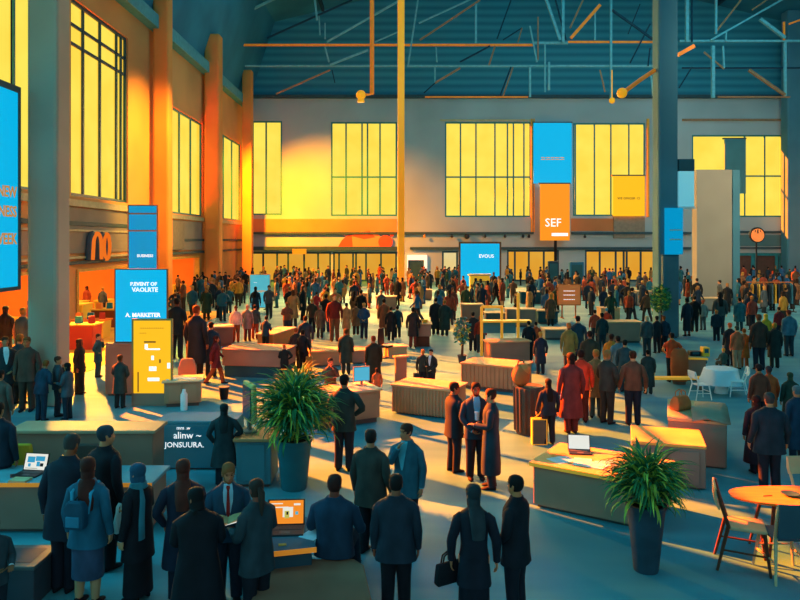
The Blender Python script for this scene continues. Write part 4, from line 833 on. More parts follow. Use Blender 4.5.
c11 = counter((683, 381), (706, 382), .9, .78, 'brown desk with yellow edge and small machines near the white table', brn, tan2, name='desk', cat='desk', edge=edge_y)
for k, (x, w_, h_) in enumerate(((-.4, .28, .2), (.05, .35, .16), (.38, .22, .3))):
    e = empty('desk_machine', local(c11, x, .4, .78), 0, ('small yellow machine at the aisle end of the brown desk', 'wide dark machine in the middle of the brown desk', 'taller yellow machine at the white-table end of the brown desk')[k], 'machine'); ob('body', MB().b2((-w_/2, -.14, 0), (w_/2, .14, h_)), (yel, blk, yel)[k], e, smooth=False, bevel=.02); ob('screen', MB().b2((-w_*.3, -.15, h_*.4), (w_*.3, -.14, h_*.85)), dteal, e, smooth=False)
q = fl(680, 384); e = empty('tub_chair', q, 0, 'rust brown round-backed chair beside the brown desk', 'chair'); mm = mat('uphol_rust', '#a0552e', .8, .12, 2)
ob('backrest', MB().loft([[V((.28*math.cos(a)*k, .05+.28*math.sin(a)*k, z)) for a in [2*PI*i/16 for i in range(16)]] for z, k in ((.1, .85), (.5, 1.0), (.95, .95), (1.12, .6))]), mm, e); ob('base', MB().tube([(0, .05, 0), (0, .05, .12)], .2, 12), drk, e)
e = empty('low_bench', (fl(640, 389)+fl(700, 391))/2, 0, 'long low bench with a thin yellow seat in the right aisle', 'bench'); L = 2.05
ob('seat', MB().b2((-L/2, -.16, .34), (L/2, .16, .40)), edge_y, e, smooth=False)
for x in (-L/2+.12, L/2-.12): ob('leg', MB().b2((x-.03, -.14, 0), (x+.03, .14, .34)), drk, e, smooth=False)
# white round table and chairs
q = fl(721, 393); e = empty('round_table', q, 0, 'round table under a white draped cloth in the right aisle', 'table'); FOOT.append((q.x-.8, q.x+.9, q.y-.8, q.y+.7)); wt = mat('linen_white', '#cfe2e6', .8, .06, 2)
ob('tabletop', MB().loft([[V((.45*math.cos(2*PI*i/20), .45*math.sin(2*PI*i/20), z)) for i in range(20)] for z in (.70, .74)]), white, e)
ob('pedestal', MB().tube([(0, 0, 0), (0, 0, .70)], [.2, .05], 10), white, e)
tc_ = ob('tablecloth', MB().loft([[V(((r+w_*math.sin(5*2*PI*i/30))*math.cos(2*PI*i/30), (r+w_*math.sin(5*2*PI*i/30))*math.sin(2*PI*i/30), z)) for i in range(30)] for r, w_, z in ((.60, .06, .30), (.53, .04, .5), (.475, .01, .74), (.44, 0, .752), (.02, 0, .752))], cap=False), wt, None, q); tag(tc_, 'white cloth draped over the round table in the right aisle', 'tablecloth')
chair(fl(737, 396), math.radians(-105), 'white chair at the sign side of the white-draped table', white, white, 1.0); chair(fl(711, 399)+V((-.3, 0, 0)), math.radians(100), 'white chair at the aisle side of the white-draped table', white, white, .95)
# right dining table and chairs
wood = mat('table_orange', '#e08a2e', .5, .15, 2, stretch=(1, 6, 1)); ash = mat('chair_ash', '#c9b184', .6, .1, 3); wal = mat('leg_walnut', '#5a3420', .6, .1, 3); slate = mat('chair_slate', '#3d5660', .7, .1, 2)
tq = V((6.35, 10.5, 0)); e = empty('dining_table', tq, math.radians(-4), 'oval orange wooden dining table at the right edge', 'table')
ob('tabletop', MB().loft([[V((1.5*k*math.copysign(abs(math.cos(t))**.8, math.cos(t)), .44*k*math.copysign(abs(math.sin(t))**.8, math.sin(t)), z)) for t in [2*PI*i/36 for i in range(36)]] for z, k in ((.80, .90), (.83, .99), (.86, 1.0))]), wood, e)
for sx in (-1, 1):
    for sy in (-1, 1): ob('leg', MB().tube([(sx*.95, sy*.2, .81), (sx*1.08, sy*.34, 0)], [.03, .018], 8), wal, e)
ob('apron', MB().b2((-.95, -.05, .74), (.95, .05, .80)), wal, e, smooth=False)
o = ob('dish', MB().loft([[V((r*math.cos(2*PI*i/16), r*math.sin(2*PI*i/16), z)) for i in range(16)] for r, z in ((.06, 0), (.13, .03), (.125, .034), (.05, .008))]), dteal, None, V((5.72, 10.55, .861))); tag(o, 'dark teal dish on the orange dining table', 'dish')
o = ob('pen', MB().tube([(0, 0, .006), (.14, .03, .006)], .006, 6), blk, None, V((5.3, 10.5, .861))); tag(o, 'thin black pen on the orange dining table', 'pen')
chair(fl(745, 566), math.radians(70), 'pale wooden dining chair with walnut legs at the end of the orange table', ash, wal, 1.3)
chair(fl(783, 574), math.radians(178), 'slate-backed dining chair tucked under the near side of the orange table', slate, ash, 1.25, plain_back=True); bpy.data.objects['dining_chair.003'].location.y -= .0
chair(V((6.62, 11.5, 0)), math.radians(5), 'pale dining chair on the far side of the orange table', ash, ash, 1.2)
# plants
plant(fl(294, 488), .92, .24, .325, .50, 1.15, 620, 'large arching leafy plant in a tall teal pot, centre left', 3, .019, mat('pot_teal', '#2f6a70', .6, .1, 2), .95)
plant(fl(299, 426), .5, .22, .28, .38, .95, 380, 'second leafy plant standing behind the large arching plant', 5, .02, mat('pot_teal', '#2f6a70'), .9)
plant(fl(646, 570), .93, .17, .26, .40, .72, 620, 'bushy dark green plant in a tall tapered slate pot', 8, .0145, mat('pot_slate', '#2f4450'), .95)
def bush(p, cz, rr, rz_, n, label, seed, lm, pot_h=.45, pr=.26, ls=.1):
    rnd = random.Random(seed); e = empty('potted_bush', p, 0, label, 'plant'); FOOT.append((p[0]-rr-.1, p[0]+rr+.1, p[1]-rr-.1, p[1]+rr+.1))
    ob('pot', MB().loft([[V((r*math.cos(2*PI*i/14), r*math.sin(2*PI*i/14), z)) for i in range(14)] for r, z in ((pr*.75, 0), (pr, pot_h-.04), (pr*1.08, pot_h-.03), (pr*1.08, pot_h), (pr*.9, pot_h-.02))]), mat('pot_slate', '#2f4450'), e)
    ob('trunk', MB().tube([(0, 0, pot_h-.05), (.03, .01, cz*.6), (0, 0, cz)], [.05, .04, .03], 7), mat('bark', '#4a3526', .9, .2, 6), e)
    for part, k, mm in (('foliage', n, lm), ('young_leaf', n//3, mat('leaf_lime', '#a2b848'))):  # lime leaves stand for sunlit ones
        m = MB()
        for i in range(k):
            u = rnd.uniform(-1, 1); a = rnd.uniform(0, 2*PI); r = rnd.uniform(.55, 1.05)*(1+.12*math.sin(5*a+3*u)); s = math.sqrt(1-u*u)
            c = V((rr*r*s*math.cos(a), rr*r*s*math.sin(a), cz+rz_*r*u)); d1 = V((rnd.uniform(-1, 1), rnd.uniform(-1, 1), rnd.uniform(-.8, .5))).normalized()*ls; d2 = d1.cross(V((rnd.uniform(-1, 1), rnd.uniform(-1, 1), rnd.uniform(-1, 1)))).normalized()*ls*.42
            m.add([c-d1, c+d2, c+d1, c-d2], [[0, 1, 2, 3]])
        ob(part, m, mm, e, smooth=False)
bush(fl(661, 342), 1.95, .46, .62, 520, 'round dark green bush on a short trunk before the dark column', 12, mat('leaf_green', '#2f7a4a'))
bush(fl(462, 363), 1.2, .30, .52, 260, 'slender teal-leaved tree in a narrow pot by the middle counter', 15, mat('leaf_teal', '#1f7f80', .6, .3, 4), .3, .16, .09)
# front desk with laptop, bench the man sits on
fd = counter((262, 607), (312, 601), .95, .70, 'dark teal table carrying the orange-screen laptop', mat('panel_slate', '#2c4a56', .7, .1, 1), mat('top_slate', '#2d6474', .6, .1, 1), name='side_table', cat='table', kick=.04, edge=edge_o)
orl = laptop(local(fd, .02, .55, .70), math.radians(4), .50, screen_o, 'large laptop with an orange web page beside the seated man',
   [(-.3, .05, .44, .47, screen_w), (-.1, .18, .2, .46, screen_w), (-.05, .08, .17, .36, mat('art_yellow', '#f0d060', emit='#f0d060', es=.5)), (.0, .05, .26, .34, blk), (.24, .32, .26, .34, screen_c), (.2, .38, .5, .55, screen_w), (-.42, -.1, .54, .565, screen_w)], mat('deck_dark', '#2a3436', .5, .1, 2), 14)
paper(local(fd, .36, .35, .70), -.5, 'pale sheet by the laptop near the seated man', .24, .3, mat('sheet_blue', '#9fd2e0'))
o = ob('phone', MB().b2((-.05, -.03, 0), (.05, .03, .012)), mat('phone_amber', '#d89a40', .5, .1), None, local(fd, -.05, .12, .70), .2, smooth=False, bevel=.004); tag(o, 'small amber phone at the front edge of the dark teal table', 'phone')
e = empty('bench', (-.88, 9.0, 0), 0, 'broad dark brown bench under the seated man in the foreground', 'bench'); bm_ = mat('bench_umber', '#7a5444', .75, .14, 1.2)
bp_ = [(-.84, -.85), (.60, -1.0), (.42, .18), (.28, .36), (-.80, .36)]
ob('body', MB().prism([(x*.97, y*.97) for x, y in bp_], 0, .40), bm_, e, smooth=False); ob('cushion', MB().prism(bp_, .40, .46), mat('bench_top', '#94684f', .75, .14, 1.2), e, smooth=False, bevel=.015)
# --- far booths
def stall(x0, x1, yb, h, label, body, top=tan2, depth=.9, items=2, **kw):
    e = counter((x0, yb), (x1, yb), depth, h, label, body, top, kick=.08, **kw)
    return e
for a in ((462, 483, 321, .95, 'brown stall counter nearest the teal-leaved tree', brn), (486, 505, 329, .85, 'dark stall counter behind the open yellow frame', drk), (507, 536, 327, .95, 'wide brown stall counter with a yellow end, below the orange sign board', brn), (538, 558, 324, .75, 'dark teal stall counter beside the orange sign board', dteal),
          (606, 641, 343, .95, 'brown stall counter at the back of the right aisle', brn), (621, 636, 306, .95, 'pale grey stall counter left of its twin beneath the yellow banner', gry), (637, 652, 306, 1.05, 'grey stall counter next to the round bush', gry), (601, 620, 322, .8, 'yellow-lit stall counter behind the right aisle crowd', tan2), (545, 584, 340, .5, 'long low grey stall counter in the middle distance', gry),
          (352, 368, 306, .9, 'tan stall counter left of the slim column', tan), (376, 396, 310, .9, 'brown stall counter right beside the slim column', brn), (415, 432, 300, .8, 'orange-topped stall counter behind the slim column', brn), (521, 545, 304, .9, 'teal stall counter below the orange banner', dteal), (436, 457, 306, .6, 'dark low stall counter left of the yellow kiosk', dteal), (470, 478, 336, .6, 'small sand stall counter by the teal-leaved tree', tan2), (700, 722, 311, .85, 'grey stall counter before the broad pier', gry)):
    stall(*a)
e = counter((414, 347), (431, 347), .7, 1.02, 'tall brown bar table with small objects on top', brn, tan2, name='bar_table', cat='table', kick=.45, kickm=mat('leg_walnut', '#5a3420'))
for k, x in enumerate((-.15, .12)): o = ob('table_box', MB().box((0, 0, .07), (.2, .16, .14)), (blk, yel)[k], None, local(e, x, .3, 1.02), .2, smooth=False, bevel=.01); tag(o, ('small black box on the tall brown bar table', 'small yellow box on the tall brown bar table')[k], 'box')
counter((396, 383), (407, 382), .12, .86, 'narrow brown standing board near the two men with a case', brn, tan2, name='standing_board', cat='board', kick=.0)
counter((388, 358), (407, 357), .6, .45, 'low sand block left of the tall bar table', tan2, topc, name='display_block', cat='plinth', kick=.03)
q = fl(480, 301); e = empty('kiosk', q, 0, 'yellow information kiosk in front of the blue screen', 'kiosk'); FOOT.append((q.x-.9, q.x+.9, q.y-.4, q.y+.9))
ob('body', MB().b2((-.75, 0, 0), (.75, .7, 1.9)), mat('kiosk_yellow', '#f2bd3a', .6, .08, 1, emit='#e8a828', es=.45), e, smooth=False, bevel=.05); ob('canopy', MB().b2((-.85, -.1, 1.9), (.85, .8, 2.02)), tan2, e, smooth=False); ob('hatch', MB().b2((-.35, -.03, .85), (.4, 0, 1.45)), mat('paint_cream', '#f2d488', .6, .05), e, smooth=False); ob('hatch_trim', MB().b2((-.4, -.045, 1.45), (.45, 0, 1.5)).b2((-.4, -.045, .85), (-.35, 0, 1.45)).b2((.4, -.045, .85), (.45, 0, 1.45)), drk, e, smooth=False)  # glow brightens the kiosk body, which is no lamp
def tower(x0, x1, y0, yb, m, label, name='display_tower'):
    A, B = fl(x0, yb), fl(x1, yb); h = H+(HY-y0)*A.y/F; e = empty(name, (A+B)/2, 0, label, 'display'); w_ = (B-A).x; FOOT.append((A.x-.2, B.x+.2, A.y-.2, A.y+.7))
    ob('body', MB().b2((-w_/2, 0, .06), (w_/2, .4, h)), m, e, smooth=False, bevel=.04); ob('base', MB().b2((-w_/2-.08, -.08, 0), (w_/2+.08, .48, .06)), blk, e, smooth=False); ob('screen', MB().b2((-w_*.38, -.02, h*.45), (w_*.38, 0, h*.92)), dteal if m is not dteal else tealb, e, smooth=False)
tower(548.5, 559, 261, 294, mat('panel_navy', '#1d3a4c', .7, .1, 1), 'dark slim display tower under the post of the orange banner'); tower(570, 584, 262, 295, mat('panel_petrol', '#1b6486', .6, .1, 1), 'wide petrol blue display tower right of the orange banner'); tower(533, 541, 282, 297, mat('panel_navy', '#1d3a4c'), 'short dark display tower left of the slim dark one')
q = fl(569, 318); sign('sign_board', q, 0, 1.0*21/15.2, .75, 2.0, mat('board_salmon', '#e8854a', .7, .06, .6, emit='#d87038', es=.3), frame_o, 'salmon orange sign board with pale lines in the middle distance', 'sign', posts=(-.4, .4), lines=[('-------', 0, 1.62, .3, wlet), ('-------', 0, 1.38, .3, wlet), ('-------', 0, 1.12, .3, wlet)])
q = fl(714, 302); sign('light_board', q, 0, 1.55, .5, 1.75, mat('board_cyan', '#4fa6b8', .7, .06, .6), frame_o, 'light blue board with an orange rail before the broad pier', 'sign', posts=(-.6, .6))
q = fl(224, 399); e = empty('waste_bin', q, 0, 'small black waste bin alone on the sunlit floor', 'bin'); ob('body', MB().loft([[V((r*math.cos(2*PI*i/12), r*math.sin(2*PI*i/12), z)) for i in range(12)] for r, z in ((.11, 0), (.15, .34), (.13, .34), (.10, .03))]), blk, e); ob('rim', MB().loft([[V((r*math.cos(2*PI*i/12), r*math.sin(2*PI*i/12), z)) for i in range(12)] for r, z in ((.15, .33), (.165, .34), (.165, .36), (.145, .36))]), dteal, e)
q = fl(386, 358); e = empty('office_chair', q, math.radians(60), 'black office chair with a pale rim in the sunlit aisle', 'chair')
ob('seat', MB().b2((-.22, -.22, .42), (.22, .2, .5)), blk, e, smooth=False, bevel=.03); ob('backrest', MB().loft([[V((x*k, y, z)) for x, y in ((-.22, .2), (.22, .2), (.22, .26), (-.22, .26))] for z, k in ((.5, .9), (.8, 1), (1.15, .8))]), blk, e, bevel=.02); ob('stem', MB().tube([(0, 0, .05), (0, 0, .42)], .03, 8), gry, e); ob('base', MB().box((0, 0, .03), (.5, .1, .05)).box((0, 0, .03), (.1, .5, .05)), gry, e, smooth=False)
e = empty('clothes_rail', fl(770, 312), 0, 'long clothes rail under the round orange sign', 'rail'); L = 3.0; FOOT.append((e.location.x-1.7, e.location.x+1.7, e.location.y-.3, e.location.y+.3))
ob('bar', MB().tube([(-L/2, 0, 1.9), (L/2, 0, 1.9)], .035, 6), frame_o, e)
for x in (-L/2, L/2): ob('upright', MB().tube([(x, 0, 0), (x, 0, 1.9)], .035, 6), blk, e); ob('foot', MB().b2((x-.04, -.3, 0), (x+.04, .3, .05)), blk, e, smooth=False)
rl = e.location.copy(); gcols = ['#1a2a34', '#c98a2e', '#16222c', '#d8a84a', '#24323a', '#8a4a2a', '#13202a', '#3a5660', '#c9942e', '#1c2c38', '#202a30', '#a87432', '#142430', '#2f6a78']
for k in range(14):
    g = empty('hanging_coat', rl+V((-1.35+.208*k, 0, 1.9)), math.radians(78), ['dark coat', 'amber coat'][gcols[k] in ('#c98a2e', '#d8a84a', '#c9942e', '#a87432')]+' hanging on the clothes rail under the round orange sign', 'coat', ['dark coats on the rail', 'amber coats on the rail'][gcols[k] in ('#c98a2e', '#d8a84a', '#c9942e', '#a87432')])
    ob('coat', MB().loft([[V((w_*c, d_*q, z)) for c, q in ((-1, -.7), (0, -1), (1, -.7), (1, .7), (0, 1), (-1, .7))] for w_, d_, z in ((.24, .07, -1.35), (.22, .07, -.7), (.23, .06, -.3), (.2, .05, -.16), (.05, .03, -.08))]), cloth(gcols[k]), g); ob('hanger', MB().tube([(-.18, 0, -.15), (0, 0, -.07), (.18, 0, -.15)], .012, 5).tube([(0, 0, -.07), (0, 0, .03)], .01, 5), blk, g)
# ------------------------------------------------------------------ people, foreground first
NV, BK, CH, BR, TL, GY = '#1b2c3e', '#16181f', '#2b3032', '#4d4038', '#21566a', '#4a5458'
SIT = dict(lower='trousers', hem=.80)
def held(r, x, y, z):
    s = r.scale[0]; return r.location + Matrix.Rotation(r.rotation_euler.z, 3, 'Z') @ (V((x, y, z))*s)
def tablet(p, rz, label, m=None, w=.24, l=.3, tilt=.4):
    e = empty('tablet', p, rz, label, 'tablet'); e.rotation_euler = (tilt, 0, rz)
    ob('case', MB().b2((-w/2, -l/2, -.008), (w/2, l/2, .008)), blk, e, smooth=False, bevel=.006); ob('screen', MB().b2((-w*.44, -l*.45, .0085), (w*.44, l*.45, .011)), m or screen_w, e, smooth=False); return e
p = P(65, 590, 154, 172, 'tall person in a long dark navy suit leaning at the teal desk', lod=2, top='#1a2432', bottom='#191c28', hair_c='#3a3634', hem=.62, wide=1.06, lean=8, pitch=12, arms=('down', 'front'), legs='close')
p = P(105, 568, 142, 150, 'person in a black coat with a yellow-lit collar behind the woman with the backpack', lod=2, top='#181b22', bottom='#15171d', hair_c='#30414a', hem=.50, wide=1.05, hair='short', yaw=-20)
bag(held(p, -.30, -.04, .42), math.radians(80), 'black tote bag hanging beside the woman with the backpack', mat('bag_black', '#15141a', .7, .2, 3), .30, .34, .14)
p = P(88, 604, 146, 172, 'woman with long auburn hair, teal jacket and grey blue skirt carrying a backpack', lod=2, top='#1f5a70', bottom='#3a4a62', hair_c='#4a2018', hair='long', hem=.72, lower='skirt', skirt_hem=.34, skirt_w=.19, flare=.06, straps=True, yaw=25, roles={'scarf': '#2f93b0', 'shoe': '#1a1016'}, skin='#c08a60')
e = empty('backpack', held(p, 0, .19, 1.0), p.rotation_euler.z, 'small dark teal backpack on the auburn-haired woman', 'bag')
ob('body', MB().loft([[V((x*k, y*k+.06, z)) for x, y in ((-.14, -.05), (.14, -.05), (.13, .07), (-.13, .07))] for z, k in ((0, .85), (.05, 1), (.26, 1), (.34, .7))]), mat('pack_teal', '#1a4a60', .7, .2, 4), e, bevel=.02); ob('pocket', MB().b2((-.09, .12, .04), (.09, .15, .17)), mat('pack_blue', '#2a7894', .7, .2, 4), e, smooth=False, bevel=.012); ob('handle', MB().tube([(-.04, .03, .32), (0, .03, .38), (.04, .03, .32)], .01, 6), blk, e)
p = P(138, 599, 135, -110, 'person in a long black robe with a teal scarf looking toward the desk', lod=2, top='#17181f', bottom='#15161c', hair_c='#27506a', hair='hood', lower='dress', hem=.55, skirt_hem=.10, skirt_w=.21, scarf=True, yaw=-8, wide=.98, roles={'scarf': '#35808e'}, arms=('down', 'front'), skin='#c99468')
bag(held(p, -.04, -.33, .80), math.radians(60), 'small white paper bag held by the person in the teal scarf', mat('bag_white', '#bfe4e0', .7, .06, 3), .16, .26, .08)
p = P(183, 600, 140, -165, 'woman with long reddish hair in a dark blue coat, edge of the group of four', lod=2, top='#1c2436', bottom='#1a2030', hair_c='#5a2a20', hair='long', hem=.45, flare=.05, arms=('pocket', 'front'), yaw=0, skin='#9c5a3c')
p = P(198, 640, 152, -165, 'person in a bulky black hooded coat with back turned at the group of four', lod=2, top='#14151c', bottom='#121318', hair_c='#120f10', hair='bob', hem=.40, wide=1.15, flare=.08, yaw=35, pitch=12, arms=('front', 'front'), skin='#a86a4a')
p7 = P(228, 601, 138, 14, 'bearded man in a navy suit and red tie looking down at an open book', lod=2, top='#24455a', bottom='#1c2432', hair_c='#7a4c28', shirt=True, tie=True, face=True, beard=True, arms=('hold', 'hold'), pitch=9, yaw=8, skin='#b87450', roles={'shirt': '#8fc4d4', 'tie': '#8a2420'})
e = empty('book', held(p7, 0, -.36, 1.15), p7.rotation_euler.z, 'open dark-covered book in the hands of the bearded man', 'book')
ob('cover', MB().loft([[V((-.2, y, .03)), V((0, y, -.015)), V((.2, y, .03)), V((.2, y, .036)), V((0, y, -.009)), V((-.2, y, .036))] for y in (-.13, .13)]), mat('book_brown', '#5a2e1e', .7, .1, 4), e, smooth=False)
ob('pages', MB().loft([[V((-.185, y, .036)), V((0, y, -.008)), V((.185, y, .036)), V((.18, y, .055)), V((.06, y, .036)), V((0, y, .006)), V((-.06, y, .036)), V((-.18, y, .055))] for y in (-.12, .12)]), mat('page_tan', '#c99a68', .8, .05, 4), e, smooth=False)
p8 = P(257, 630, 150, -128, 'woman with a bob and fair ponytail in a dark grey suit holding a tablet', lod=2, top='#2b3a40', bottom='#1a1c26', hair_c='#3a2a22', hair='tail', hem=.70, arms=('hold', 'hold'), yaw=-18, pitch=8, skin='#8a4a38', face=True)
tablet(held(p8, 0, -.38, 1.16), p8.rotation_euler.z, 'white-edged tablet held by the woman in the dark grey suit', screen_w)
p9 = person((-.86, 9.45, 0), 172, 1.98, 'man in a dark blue suit seated on the brown bench, seen from behind', 2, top='#1e3a50', bottom='#1c2a3a', hair_c='#3a1c16', seat=.405, legs='sitf', arms=('desk', 'desk'), wide=1.12, hem=.8, skin='#7a4030')
p = P(396, 619, 144, 178, 'man in a dark suit seen from behind, standing alone nearest in the middle', lod=2, top='#1f2c38', bottom='#14131a', hair_c='#1c1614', hem=.74, wide=1.14, arms=('down', 'down'), skin='#8a5238')
p = P(371, 553, 123, 155, 'man in a charcoal brown jacket with back turned to the thoughtful man', lod=2, top='#3a3a34', bottom='#1b1a22', hair_c='#2a1c18', hem=.70, wide=1.12, yaw=28, arms=('down', 'loose'), skin='#c07850', face=True)
p = P(407, 541, 117, -32, 'thoughtful man in an open teal suit with a hand at his chin', lod=2, top='#2a6070', bottom='#1c1e2a', hair_c='#3a2018', shirt=True, face=True, arms=('down', 'chin'), yaw=-22, wide=1.04, hem=.70, skin='#c88058', roles={'shirt': '#4fa8b8'})
p = P(474, 634, 149, 175, 'woman with long dark silver-topped hair in a black dress carrying a case', lod=2, top='#191b26', bottom='#171722', hair_c='#2a3236', hair='long', lower='skirt', skirt_hem=.36, skirt_w=.2, hem=.60, flare=.06, fit=.10, wide=.92, yaw=20, skin='#b87850')
bag(held(p, .30, -.05, .56), math.radians(30), 'black briefcase carried by the silver-haired woman', mat('bag_black', '#15141a'), .36, .26, .1, name='briefcase', soft=.95)
p = P(516, 620, 144, -122, 'man in a black suit lit on one side, looking toward the three talking people', lod=2, top='#171a22', bottom='#1b1c26', hair_c='#18120f', hem=.72, yaw=-12, wide=1.05, arms=('low', 'low'), skin='#c07a4a', face=True)
# three talking people
p = P(457, 474, 90, 118, 'man in a dark suit with hands joined, leftmost of three talking on orange floor', lod=2, top='#17242e', bottom='#14202e', hair_c='#2a1a14', arms=('front', 'low'), hem=.70, wide=1.05, face=True, yaw=-20)
p = P(472.5, 476, 95, 4, 'bearded man in an open suit and blue shirt facing forward between two talkers', lod=2, top='#1b3240', bottom='#171b28', hair_c='#1c1410', shirt=True, face=True, beard=True, arms=('hold', 'low'), hem=.76, skin='#9c5a38', roles={'shirt': '#58a8cc'})
o = ob('cup', MB().loft([[V((r*math.cos(2*PI*i/12), r*math.sin(2*PI*i/12), z)) for i in range(12)] for r, z in ((.04, 0), (.05, .16))]), mat('cup_cyan', '#8fd0e0', .6, .05), None, held(p, .02, -.36, 1.12)); tag(o, 'pale blue cup held between the three talking people', 'cup')
p = P(491, 488, 99, -100, 'person in a long teal coat on the reception-counter side of three people talking', lod=2, top='#163642', bottom='#16222e', hair_c='#3a2416', hair='short', arms=('hold', 'front'), hem=.28, flare=.0, yaw=-8, face=True, skin='#c88a5c')
# near the planters and desks
P(344, 470, 95, 172, 'man in a dark green-grey suit standing at the tan corner counter', lod=2, top='#2c3a38', bottom='#1c2130', hem=.74, arms=('loose', 'hip'), yaw=-12, wide=1.04)
P(330, 414, 55, 20, 'clerk in a dark grey shirt behind the tan corner counter', lod=1, top='#3c403a', bottom='#20242c', hair_c='#241410', arms=('chin', 'cross'), hem=.9, face=True, skin='#d0805a')
P(224, 486, 82, -170, 'person with long dark hair in a teal-black cape beside the cream screen', lod=2, top='#27393c', bottom='#1d2c34', hair_c='#22282a', hair='long', hem=.45, flare=.10, arms=('pocket', 'hip'), fit=-.02)
P(120, 408, 53, 176, 'man in a plain charcoal coat standing before the brown sign plinth', top='#3a3d38', bottom='#2a2c2c', hair_c='#5a3418', hem=.5, arms=('front', 'low'), yaw=-10)
P(98, 377, 43, 95, 'slim person in a teal suit talking on a phone outside the orange shop', top='#24505a', bottom='#1d4250', hair_c='#3a1e14', arms=('phone', 'hip'), hem=.62, fit=.1)
P(79.5, 394, 55, 90, 'person in a floor-length black robe half behind the concrete column', top='#22262a', bottom='#1c2024', lower='dress', skirt_hem=.08, skirt_w=.17, hair='hood', hair_c='#22262a', hem=.7)
P(44, 420, 60, 160, 'person in a dark blue suit leaning in toward two others by the concrete column', top='#213a4c', bottom='#1e3444', hair_c='#8a4a1c', lean=14, arms=('front', 'front'), yaw=25, wide=1.05)
P(55, 417, 60, 120, 'man in a grey-blue suit with a raised hand at the concrete column', top='#33444c', bottom='#27343e', hair_c='#5a3020', arms=('chin', 'down'), yaw=-15)
P(67.5, 419, 56, -100, 'youth with round black hair in a grey jacket facing the man with the raised hand', top='#46525a', bottom='#23303c', hair_c='#14100e', hair='bob', arms=('hold', 'hold'), hem=.72)
P(27, 411, 74, 8, 'man in a brown collarless shirt standing in the sunlit shop aisle', top='#5a4438', bottom='#4a382e', hair_c='#6a4420', arms=('down', 'down'), hem=.72, face=True, skin='#b0764a')
P(9, 408, 72, 40, 'person in a dark grey coat at the left edge of the sunlit shop aisle', top='#2a3438', bottom='#20262c', hair_c='#2a1c16', hem=.62, arms=('low', 'down'), shirt=True, roles={'shirt': '#e0e8e8'})
P(16, 405, 70, 175, 'person in a slate coat behind the man in the brown shirt', top='#35474e', bottom='#27323a', hair_c='#9a6430', hem=.5)
P(23, 372, 64, 170, 'person in a grey-green vest deeper in the orange shop aisle', top='#4a5a54', bottom='#274048', hair_c='#c08030', hem=.9, sleeves='none')
P(5.5, 362, 56, 180, 'long-haired person in a dark dress by the red board of the left shop', top='#2a2420', bottom='#2a2420', hair='long', hair_c='#231c1a', lower='dress', skirt_hem=.4)
P(0, 448, 78, 175, 'person in brown cut off at the left edge beside the sunlit aisle', top='#5a4a40', bottom='#4a3c34', hem=.5, hair_c='#2a1c16')
P(-2, 515, 112, 180, 'person in dark navy cut off at the left edge behind the teal desk', lod=1, top='#1a2c3a', bottom='#1a2430', hair_c='#2a1a14', wide=1.1)
p = P(-7, 640, 122, 60, 'person in a grey jacket mostly outside the frame by the dark crate', lod=2, top='#3a4448', bottom='#22262c', hair_c='#3a2018', arms=('front', 'front'), face=True)
